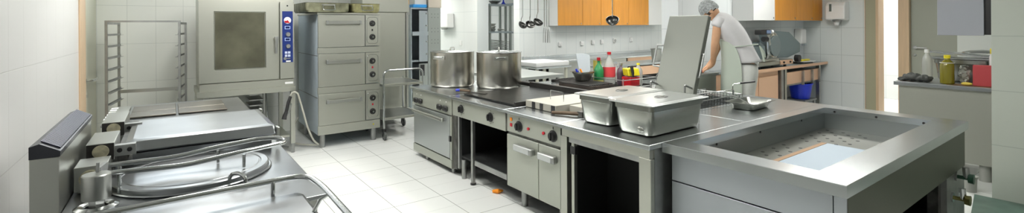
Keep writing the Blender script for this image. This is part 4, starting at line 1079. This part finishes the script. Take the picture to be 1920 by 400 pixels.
part('lower_knob', MB().cyl((7.52, 3.62, zc + .47), (7.60, 3.60, zc + .47), .04, n=14), black, t)
part('carriage', B(7.45, 8.0, 3.60, 3.70, zc + .12, zc + .15), steel, t, bevel=.004)

t = solo('round_tray', MB().lathe([(0, 0), (.22, 0), (.25, .02), (.30, .028), (.30, .034), (.24, .03), (.2, .012), (0, .01)], (9.33, 3.79, .906), 40, sy=.62), white_pl, 'round white tray at the right end of the prep counter', 'tray')
solo('yellow_sponge', B(9.08, 9.42, 3.70, 3.76, .941, .975), yellow_pl, 'long yellow sponge lying across the round white tray', 'sponge', bevel=.01)
t = thing('blue_bucket', 'bright blue plastic bucket under the drawers of the prep counter', 'bucket', (9.1, 3.72, 0))
bq = MB(); bq.lathe([(0, .30), (.155, .30), (.16, .305), (.20, .55), (.215, .555), (.215, .575), (.205, .575), (.2, .56), (.15, .32), (0, .315)], (9.14, 3.75, -.02), 36, sy=.9)
part('bucket_body', bq, blue_pl, t)
part('bucket_bail', MB().tube(arc((9.14, 3.75, .55), .20, PI, 2*PI, 12, (1, 0, 0), (0, .35, .25)), .005, 6), white_pl, t)
t = thing('low_stool', 'low steel crate stool under the blue bucket', 'stool', (9.14, 3.75, 0))
part('seat_board', B(8.9, 9.38, 3.58, 3.95, .25, .278), steel_dull, t)
for x in (8.92, 9.33):
    for y in (3.6, 3.9): part('leg', B(x, x + .03, y, y + .03, 0, .25), steel_dull, t)
# dispensers
t = thing('towel_dispenser', 'white paper towel dispenser on the right tiled wall', 'dispenser', (9.8, 3.39, 1.6))
dp = MB(); dp.prism([(9.895, 3.24, 1.67), (9.895, 3.24, 2.02), (9.72, 3.24, 2.0), (9.66, 3.24, 1.93), (9.66, 3.24, 1.69)], (0, .305, 0))
part('cover', dp, white_pl, t, bevel=.02)
part('window', B(9.650, 9.659, 3.44, 3.475, 1.84, 1.97), mat('grey_window', (.12, .16, .16), .2), t)
part('outlet', MB().cyl((9.77, 3.40, 1.672), (9.77, 3.40, 1.64), .07, .055, n=20), steel_dull, t)
part('towel_tip', MB().cyl((9.77, 3.40, 1.64), (9.77, 3.40, 1.585), .045, .03, n=14), white_pl, t)
t = thing('soap_dispenser', 'small white soap dispenser in the corner above the slicer', 'dispenser', (9.55, 3.95, 1.3))
part('tank', B(9.48, 9.68, 3.86, 3.995, 1.24, 1.52), white_pl, t, bevel=.02)
part('nozzle', B(9.56, 9.62, 3.84, 3.90, 1.20, 1.24), greyblue, t)
t = thing('column_dispenser', 'white towel dispenser on the side of the tiled column', 'dispenser', (5.8, 10.9, 1.5))
dp = MB(); dp.box(5.70, 5.895, 10.62, 11.22, 1.56, 1.93)
part('cover', dp, white_pl, t, bevel=.02)
part('window', B(5.692, 5.699, 11.12, 11.17, 1.74, 1.86), steel_dull, t)
part('outlet', MB().cyl((5.79, 10.95, 1.56), (5.79, 10.95, 1.51), .10, .07, n=16), steel_dull, t)
solo('light_switch', B(5.885, 5.898, 10.22, 10.34, 1.11, 1.24), white_pl, 'white switch plate on the tiled column above the stockpots', 'switch', bevel=.004)

# ------------------------------------------------------------------ PASSAGE: metal shelf cabinet, orange door, storage rack
t = thing('shelf_cabinet', 'grey metal shelf cabinet with perforated side by the tiled column', 'cabinet', (4.1, 8.8, 0))
zt = 1.975
part('back', B(3.83, 4.45, 9.0, 9.02, .05, zt), greyblue, t)
part('left_side', B(3.81, 3.83, 8.6, 9.02, 0, zt), greyblue, t)
part('right_panel', B(4.17, 4.45, 8.58, 8.6, 0, zt), greypaint, t)
part('right_side', B(4.43, 4.45, 8.601, 8.99, 0, zt), greypaint, t)
part('door_leaf', B(3.98, 4.165, 8.585, 8.6, 0.9, zt - .06), greyblue, t)
part('door_leaf', B(3.98, 4.165, 8.585, 8.6, .05, .86), greypaint, t)
for zz in (.30, .9, 1.44, zt - .03): part('shelf', B(3.831, 4.429, 8.61, 8.99, zz, zz + .03), greyblue, t)
part('shelf_lip', B(3.831, 4.168, 8.57, 8.584, 1.42, 1.50), greyblue, t)
ph = MB()
for zz in (1.85, 1.78, 1.56, 1.49, 1.33, 1.26):
    for x in (4.25, 4.32, 4.39): ph.cyl((x, 8.5795, zz), (x, 8.577, zz), .007, n=6)
part('perforation', ph, black, t)
ph = MB()
for zz in (1.86, 1.62, 1.3, 1.05): ph.cyl((4.14, 8.5845, zz), (4.14, 8.56, zz), .014, n=8)
part('door_knob', ph, steel, t)
part('vent', B(4.0, 4.09, 8.58, 8.584, .62, .84), black, t)
solo('pin_panel', B(4.19, 4.48, 8.60, 8.75, 1.98, 2.5), mat('beige_panel', (.55, .50, .42), .5), 'beige perforated box standing on the grey shelf cabinet', 'box')
solo('blue_tray', B(3.86, 4.16, 8.6, 8.95, 1.977, 2.04), skyblue, 'bright blue tray on top of the grey shelf cabinet', 'tray', bevel=.01)
solo('white_box', B(3.92, 4.17, 8.65, 8.93, 2.042, 2.25), white_pl, 'white box on top of the blue tray', 'box')
struct('door_3', B(3.43, 4.7, 10.4, 10.46, 1.66, 2.6), orange_w)
struct('wall_passage', B(3.43, 4.7, 10.461, 10.6, 0, CZ), wall_plain)
t = thing('cable_bundle', 'dark cable hanging in the gap left of the grey cabinet', 'cable', (3.7, 8.8, .0))
part('cable', MB().tube([(3.70, 8.8, 0.01), (3.69, 8.8, .5), (3.72, 8.8, .9), (3.70, 8.8, 1.3)], .014, 6), black, t)
part('plug', B(3.66, 3.76, 8.78, 8.84, 1.30, 1.36), black, t)

t = thing('storage_rack', 'grey metal storage rack loaded with trays behind the stockpots', 'rack', (6.8, 10, 0))
for x in (6.50, 7.14):
    for y in (9.88, 10.35): part('upright', B(x, x + .05, y, y + .05, 0, 2.16), greypaint, t)
for zz in (.5, 1.42, 2.12): part('shelf', B(6.48, 7.20, 9.87, 10.41, zz, zz + .04), greyblue, t)
t = thing('storage_rack', 'second grey metal rack just left of the tiled wall end', 'rack', (7.3, 10, 0))
for x in (7.32, 7.90):
    for y in (9.88, 10.35): part('upright', B(x, x + .05, y, y + .05, 0, 2.2), greypaint, t)
for zz in (.5, 1.40, 2.16): part('shelf', B(7.30, 7.97, 9.87, 10.41, zz, zz + .04), greyblue, t)
for i in range(7):
    solo('baking_tray', MB().obox((6.86, 10.10, .96 + i * .042), (.27, 0, -.045 + i * .003), (0, .2, 0), (0, 0, .007)), steel_dull, 'dark metal tray in the slanted stack on the storage rack', 'tray', 'slanted trays on the storage rack')
for i in range(3):
    solo('metal_basin', MB().lathe([(0, 0), (.11, 0), (.14, .06), (.15, .065), (.13, .06), (.1, .01), (0, .01)], (6.66 + .0, 10.08, 1.461 + i * .067), 20), steel, ('steel basin at the bottom of the small stack on the rack', 'steel basin in the middle of the small stack on the rack', 'steel basin on top of the small stack on the rack')[i], 'basin', 'stacked basins on the storage rack')
solo('wire_whisk', MB().tube([(6.88, 10.05, 1.498), (6.98, 10.05, 1.50), (7.10, 10.05, 1.50)], [.035, .02, .008], 8), steel, 'steel whisk lying beside the stacked basins on the rack', 'whisk')
solo('steel_bowl', MB().lathe([(0, 0), (.08, 0), (.17, .09), (.165, .09), (.075, .01), (0, .01)], (6.80, 10.08, 2.161), 24), steel, 'steel bowl on the top shelf of the storage rack', 'bowl')
solo('blue_funnel', MB().lathe([(0, .13), (.015, .12), (.02, .07), (.07, 0), (.065, 0), (.0, .10)], (7.05, 10.05, 2.161), 20), blue_pl, 'small blue funnel on the top shelf of the storage rack', 'funnel')

# ------------------------------------------------------------------ RIGHT COUNTER
t = thing('wall_counter', 'grey steel counter with items beside the tiled pillar', 'counter', (6.95, 1.3, 0))
part('worktop', B(6.58, 7.38, .89, 1.735, .925, .965), mat('grey_worktop', (.36, .38, .39), .3, .8, nscale=6), t, bevel=.003)
part('cabinet', B(6.62, 7.36, .89, 1.695, .17, .924), mat('grey_green_sheet', (.40, .41, .36), .42, .6), t, bevel=.003)
for x in (6.70, 7.28):
    for y in (1.02, 1.62): part('leg', MB().cyl((x, y, 0), (x, y, .17), .045), pvc, t)
solo('floor_pipe', MB().lathe([(0, 0), (.05, 0), (.055, .13), (.062, .135), (.062, .15), (.0, .15)], (6.19, 1.05, .0), 24), pvc, 'short grey capped pipe standing on the floor by the pillar', 'pipe')
solo('floor_mat', MB().prism([(5.2, .885, .0), (6.09, 1.0, .0), (6.09, -.2, 0), (5.2, -.2, 0)], (0, 0, .008)), mat_green, 'worn green rubber mat on the floor at the pillar', 'mat')
t = thing('hanging_cabinet', 'blue grey wall cabinet above the counter at the pillar', 'cabinet', (7.1, 1.2, 1.48))
part('carcass', B(6.93, 7.3, .90, 1.42, 1.49, 2.3), black, t)
part('door', B(6.90, 6.929, 1.055, 1.425, 1.482, 2.3), cab_grey, t, bevel=.003)
zc = .966
t = thing('steel_food_container', 'long steel container under trays on the right counter', 'container', (0, 0, 0))
gn_pan(t, 0, 0, .16, .23, 0, .245, .025, gn_steel, .02)
t.location = (7.15, 1.25, zc)
for i, (dz, ry, lab) in enumerate(((.247, .00, 'flat steel tray lying directly on the long container'), (.29, .03, 'long steel tray slanting on top of the stack on the right counter'))):
    solo('steel_tray', MB().obox((7.13, 1.235, zc + dz + .012), (.17, 0, 0), (0, .29, -.0 if i == 0 else .025), (0, 0, .008)), steel_isl, lab, 'tray', 'trays stacked on the right counter', bevel=.004)
solo('small_steel_lid', MB().lathe([(0, .03), (.10, .02), (.16, 0), (.162, -.004), (0, .02)], (7.22, 1.12, zc + .325), 28), chrome, 'small domed steel lid on the slanting tray', 'lid')
bottle('tall square bottle of olive oil with yellow cap on the right counter', 6.70, 1.305, zc, [(.045, 0), (.052, .008), (.052, .17), (.045, .20), (.022, .225), (.02, .24)], oil, (.024, .238, .268), yellow_pl, (.0525 , .195, .2), white_pl, sc=1.15)
bottle('clear plastic bottle with white cap behind the grey cloth', 6.84, 1.50, zc, [(.03, 0), (.034, .008), (.034, .17), (.03, .20), (.014, .235), (.014, .245)], clear, (.018, .243, .27), white_pl, sc=1.32)
bottle('pale jar with wide yellow lid by the pillar', 6.86, .955, zc, [(.052, 0), (.056, .01), (.056, .30), (.045, .33)], white_pl, (.05, .33, .385), yellow_pl)
solo('red_box', MB().obox((6.74, 1.035, zc + .108), (.006, -.075, 0), (.05, .004, 0), (0, 0, .106)), mat('matt_red', (.47, .055, .065), .5), 'plain red upright box on the right counter', 'box', bevel=.003)
bg = MB().sphere((6.76, 1.185, zc + .105), .055, 18, 14, (.5, .7, 1.85))
for v in bg.bm.verts:
    k_ = .012 + .010 * (v.co.z - zc) / .2; v.co += V((random.uniform(-k_, k_), random.uniform(-k_, k_), random.uniform(-.006, .006)))
    v.co.z = max(v.co.z, zc + .002)
solo('foil_bag', bg, mat('crumpled_clear_film', (.50, .52, .46), .3, .2, bump=1.0, nscale=25, alpha=.7), 'crumpled clear plastic bag between the oil bottle and red box', 'bag')
solo('lemon_piece', MB().sphere((6.65, 1.145, zc + .02), .03, 12, 8, (.8, 1.5, .6)), lemon, 'yellow lemon wedge at the front of the right counter', 'lemon')
solo('wooden_board', B(6.60, 6.80, .90, 1.30, .9655, .9658), stainb, 'thin brown board edge under the red box', 'board')
gl = MB(); random.seed(3)
gl.sphere((6.72, 1.60, zc + .045), .06, 20, 12, (1.2, 1.5, .75)); gl.sphere((6.70, 1.50, zc + .04), .055, 20, 12, (1.1, 1.5, .65)); gl.sphere((6.69, 1.67, zc + .02), .045, 16, 10, (1.2, 1.2, .45))
for v in gl.bm.verts:
    v.co.z += .010 * math.sin(v.co.y * 95 + v.co.x * 40); v.co.x += .006 * math.sin(v.co.y * 120); v.co.z = max(v.co.z, zc + .001)
solo('oven_cloth', gl, cloth, 'crumpled dark grey cloth on the left end of the right counter', 'cloth')

# ------------------------------------------------------------------ THE COOK
t = thing('work_table', 'grey steel work table where the cook bends down', 'table', (5.45, 3.5, 0))
part('tabletop', B(5.30, 5.98, 3.46, 3.96, .93, .965), steel_dull, t)
part('body', B(5.33, 5.95, 3.49, 3.92, .10, .929), steel, t)
for x in (5.33, 5.9):
    for y in (3.54, 3.88): part('foot', MB().cyl((x, y, 0), (x, y, .1), .025), steel_dull, t)
solo('raw_meat', MB().sphere((5.74, 3.60, .984), .06, 16, 8, (1.6, .9, .32)), meat, 'piece of raw meat under the hands of the cook', 'meat')
PLAT = .20
t = thing('added_platform', 'added unseen low slatted wooden platform under the feet of the cook', 'added_platform', (5.95, 3.05, 0))  # unseen slatted board, added as a footing for the raised cook
for i in range(7): part('slat', B(5.45 + i * .13, 5.55 + i * .13, 2.70, 3.27, PLAT - .02, PLAT), woodh, t)
for y in (2.75, 3.18): part('bearer', B(5.45, 6.33, y, y + .05, 0, PLAT - .02), woodh, t)

def skin_mesh(name, verts, edges, radii, root, sub=2):
    me = bpy.data.meshes.new(name); me.from_pydata(verts, edges, [])
    o = bpy.data.objects.new(name, me); C.objects.link(o)
    sk = o.modifiers.new('skin', 'SKIN'); sk.use_smooth_shade = True
    if not me.skin_vertices: me.skin_vertices.new()
    for i, r in enumerate(radii):
        rx, ry = r if isinstance(r, tuple) else (r, r)
        me.skin_vertices[0].data[i].radius = (rx, ry)
    me.skin_vertices[0].data[root].use_root = True
    ss = o.modifiers.new('sub', 'SUBSURF'); ss.levels = sub; ss.render_levels = sub
    dg = bpy.context.evaluated_depsgraph_get(); dg.update()
    ev = o.evaluated_get(dg); m2 = bpy.data.meshes.new_from_object(ev)
    bpy.data.objects.remove(o); m2.name = name
    return m2
def from_mesh(name, me, m, parent, label=None, solidify=0):
    me.materials.clear(); me.materials.append(m)
    for p in me.polygons: p.use_smooth = True; p.material_index = 0
    o = bpy.data.objects.new(name, me); C.objects.link(o); o.parent = parent; ORG[o] = ORG[parent]
    if label: o['label'] = label
    return o
# local frame: x = image right, y = away, z up. px->m 1/144 about x=1395 at d=6.1
man = thing('person', 'person in white shirt, apron and hair net bending over a work table', 'person', (0, 0, 0))
B_ = []; E_ = []; R_ = []
def bv(p, r, par=None):
    B_.append(p); R_.append(r); i = len(B_) - 1
    if par is not None: E_.append((par, i))
    return i
G = V((-.85, .5, 0)).normalized(); S = V((.5, .85, 0)).normalized()    # facing, far side
pel = bv((0, 0, 1.12), .135)
wst = bv((-.05, .02, 1.30), .12, pel)
che = bv((-.14, .05, 1.48), .135, wst)
upb = bv((-.235, .08, 1.62), .12, che)
nek = bv((-.335, .11, 1.70), .058, upb)
hdb = bv((-.40, .14, 1.745), .07, nek)
for s in (-1, 1):
    o_ = S * (s * .165)
    sh = bv((-.285 + o_.x, .09 + o_.y, 1.655), .062, upb)
    if s < 0:   # near arm (left arm of the cook)
        el = bv((-.405, -.03, 1.32), .05, sh); wr = bv((-.375, .09, 1.10), .034, el)
        fm = bv((-.41, -.0, 1.30), .043, el) if 0 else None
        pm = bv((-.405, .125, 1.04), .034, wr)
        base = V((-.405, .125, 1.04)); fd = V((-.75, .25, -.45)).normalized()
    else:
        el = bv((-.25, .20, 1.33), .045, sh); wr = bv((-.325, .22, 1.13), .034, el)
        pm = bv((-.375, .215, 1.065), .034, wr)
        base = V((-.375, .215, 1.065)); fd = V((-.8, -.1, -.42)).normalized()
    sv = V((.2, .95, 0)).normalized()
    for j, (off, L) in enumerate(((-.027, .065), (-.009, .075), (.009, .072), (.026, .058))):
        k = base + sv * off + fd * .045
        a = bv(tuple(k), .0105, pm); b2 = bv(tuple(k + fd * L * .5), .009, a); bv(tuple(k + fd * L * .85 + V((0, 0, -.02))), .0075, b2)
    k = base + sv * (-.035 * s * -1) * 0 + sv * (-.036 if s > 0 else .036) + fd * .01
    a = bv(tuple(k), .012, pm); bv(tuple(k + fd * .035 + V((0, 0, -.012))), .009, a)
for s in (-1, 1):
    o_ = S * (s * .09)
    hp = bv((0.01 + o_.x, o_.y, 1.05), .11, pel)
    kn = bv((-.02 + o_.x, o_.y, .68), .065, hp); an = bv((.03 + o_.x, o_.y, PLAT + .09), .042, kn)
    he = bv((.03 + o_.x, o_.y, PLAT + .045), .040, an); bv((.03 + o_.x + G.x * .17, o_.y + G.y * .17, PLAT + .035), .030, he)
from_mesh('body', skin_mesh('body', B_, E_, R_, pel), skin, man)
# head
hc = V((-.395, .135, 1.785))
hm = MB(); hm.sphere((0, 0, 0), .1, 28, 20, (.92, .78, 1.18))
for v in hm.bm.verts:   # face front is local -x before tilting
    x, y, z = v.co
    if x < -.02 and z < 0: v.co.x *= 1 - .10 * (-z / .118); 
    if z < -.03: v.co.y *= 1 - .30 * min(1, (-z - .03) / .08)
    if x < -.06 and abs(y) < .014 and -.035 < z < .02: v.co.x -= .018 * (1 - abs(y) / .016)
    if x < -.05 and .008 < abs(y) < .045 and .0 < z < .03: v.co.x += .007
    if x < -.05 and abs(y) < .028 and -.072 < z < -.055: v.co.x -= .006
rot = Matrix.Rotation(math.radians(-48), 3, 'Y') ; rz_ = Matrix.Rotation(math.radians(-26), 3, 'Z')
def hplace(mb):
    bmesh.ops.rotate(mb.bm, verts=mb.bm.verts, cent=(0, 0, 0), matrix=rot); bmesh.ops.rotate(mb.bm, verts=mb.bm.verts, cent=(0, 0, 0), matrix=rz_)
    bmesh.ops.scale(mb.bm, verts=mb.bm.verts, vec=(1.13, 1.13, 1.13)); bmesh.ops.translate(mb.bm, verts=mb.bm.verts, vec=hc); return mb
part('head', hplace(hm), skin, man)
for sy in (-1, 1): part('ear', hplace(MB().sphere((.012, sy * .078, -.01), .03, 12, 8, (.75, .3, 1.15))), skin, man)
part('eye', hplace(MB().sphere((-.086, -.03, .012), .011, 10, 8).sphere((-.086, .03, .012), .011, 10, 8)), white_pl, man)
part('mouth', hplace(MB().sphere((-.083, 0, -.064), .016, 10, 6, (.35, 1.2, .3))), mat('lips', (.45, .17, .14), .5), man)
hr = MB(); hr.sphere((.008, 0, .012), .1, 24, 16, (.97, .84, 1.14))
for v in list(hr.bm.verts):
    if v.co.z < -.045 or (v.co.x < -.055 and v.co.z < .055): hr.bm.verts.remove(v)
part('hair', hplace(hr), hair_m, man)
hn = MB(); hn.sphere((.012, 0, .022), .108, 28, 18, (1.0, .90, 1.14))
for v in list(hn.bm.verts):
    if v.co.z < .0 - .25 * v.co.x * 0 + (-.35 * (v.co.x)) - .015: hn.bm.verts.remove(v)
for v in hn.bm.verts:
    v.co += v.co.normalized() * (random.random() - .5) * .008
part('hair_net', hplace(hn), net_m, man)
# clothing: tube shells along the spine
def shell(name, secs, m, n=32, open_bottom=True, wob=0.0, k=0):
    """secs: (centre, forward half depth, side half width, forward dir lean) loops"""
    mb = MB(); rings = []
    for c, a, b, up in secs:
        c = V(c); up = V(up).normalized(); f = (G - up * G.dot(up)).normalized(); s_ = up.cross(f)
        ring = []
        for i in range(n):
            an = 2 * PI * i / n; w_ = 1 + wob * math.sin(an * 7 + len(rings) * .6)
            ring.append(mb.bm.verts.new(c + f * (math.cos(an) * a * w_) + s_ * (math.sin(an) * b * w_)))
        rings.append(ring)
    for a, b in zip(rings, rings[1:]): mb._br(a, b)
    o = part(name, mb, m, man, smooth=80)
    s1 = o.modifiers.new('sub', 'SUBSURF'); s1.levels = 1; s1.render_levels = 2
    sd = o.modifiers.new('thick', 'SOLIDIFY'); sd.thickness = .006; sd.offset = 1
    return o
shell('shirt', [((.0, 0, 1.125), .19, .22, (-.05, .0, 1)), ((-.04, .01, 1.24), .16, .195, (-.25, .1, 1)), ((-.09, .03, 1.38), .16, .20, (-.4, .15, 1)),
                ((-.15, .05, 1.50), .16, .215, (-.55, .2, 1)), ((-.215, .075, 1.60), .145, .225, (-.8, .3, 1)), ((-.265, .09, 1.665), .115, .205, (-1, .4, 1)), ((-.305, .10, 1.70), .085, .13, (-1.1, .45, 1)), ((-.33, .11, 1.715), .068, .078, (-1.1, .45, 1))], shirt_m, wob=.012)
def limb(name, pts, rad, m, n=16):
    o = part(name, MB().tube(pts, rad, n), m, man, smooth=80)
    s1 = o.modifiers.new('sub', 'SUBSURF'); s1.levels = 1; s1.render_levels = 2
    return o
limb('sleeve', [(-.30, -.00, 1.66), (-.345, -.035, 1.645), (-.385, -.045, 1.60), (-.395, -.042, 1.575)], [.085, .082, .072, .066], shirt_m)
limb('sleeve', [(-.24, .19, 1.66), (-.215, .22, 1.62), (-.22, .225, 1.55)], [.085, .08, .068], shirt_m)
for s in (-1, 1):
    o_ = S * (s * .095)
    limb('trouser_leg', [(.01 + o_.x * .7, o_.y * .7, 1.12), (.015 + o_.x, o_.y, 1.0), (.0 + o_.x, o_.y, .85), (-.01 + o_.x, o_.y, .68), (.01 + o_.x, o_.y, .48), (.025 + o_.x, o_.y, PLAT + .06)], [.14, .15, .14, .12, .11, .10], trouser_m)
    part('shoe', MB().sphere((.03 + o_.x + G.x * .07, o_.y + G.y * .07, PLAT + .045), .1, 16, 10, (1.35, .55, .42)), white_pl, man)
# apron: front half shell from waist to below the knee
ap = MB(); prev = None
for z_, cx_, cy_, a_, b_, sp in ((1.42, -.12, .04, .19, .215, .95), (1.34, -.09, .03, .20, .222, 1.6), (1.25, -.06, .015, .225, .23, 1.6), (1.12, -.03, 0, .25, .24, 1.6), (.98, -.02, 0, .27, .25, 1.6), (.82, -.02, 0, .275, .255, 1.6), (.66, -.02, 0, .27, .25, 1.6), (.55, -.02, 0, .27, .25, 1.6)):
    row = []
    for i in range(21):
        an = -min(sp, 1.62) + (sp + min(sp, 1.62)) * i / 20; w_ = 1 + .02 * math.sin(an * 6)
        row.append(ap.bm.verts.new(V((cx_, cy_, z_)) + G * (math.cos(an) * a_ * w_) + S * (math.sin(an) * b_ * w_)))
    if prev:
        for i in range(20): ap._f([prev[i], prev[i+1], row[i+1], row[i]])
    prev = row
o = part('apron', ap, apron_m, man, smooth=80)
sd = o.modifiers.new('thick', 'SOLIDIFY'); sd.thickness = .005; sd.offset = 1
s1 = o.modifiers.new('sub', 'SUBSURF'); s1.levels = 1; s1.render_levels = 1
# waist tie
wt = []
for i in range(25):
    an = 2 * PI * i / 25; wt.append(V((-.045, .015, 1.335 - .02 * math.cos(an))) + G * (math.cos(an) * .200) + S * (math.sin(an) * .232))
part('apron_tie', MB().tube(wt, .007, 6, True), apron_m, man)
part('tie_tail', MB().tube([(.12, -.14, 1.34), (.145, -.165, 1.24), (.16, -.175, 1.14)], [.008, .014, .012], 6).tube([(.12, -.14, 1.34), (.165, -.15, 1.26), (.185, -.15, 1.19)], [.008, .013, .010], 6), apron_m, man)
o0 = Fv * 6.1 + Rv * (6.1 * (1396 - 960) / 878.0)
man.location = (o0.x, o0.y, 0); man.rotation_euler.z = math.atan2(Rv.y, Rv.x)
for x, y, z in ((5.35, 3.95, 1.45),): pass
cb = MB(); cb.tube(rounded([(6.05, 3.96, 1.42), (6.05, 3.93, 1.36), (6.10, 3.95, 1.15), (6.30, 3.97, .98)], .1, 5), .008, 6); 
t = thing('wall_cable', 'black plug and cable on the tiled wall behind the cook', 'cable', (6.1, 3.95, 1.0))
part('cable', cb, black, t); part('plug', MB().obox((6.05, 3.97, 1.38), (.02, 0, 0), (0, .025, 0), (.01, 0, .06)), black, t)
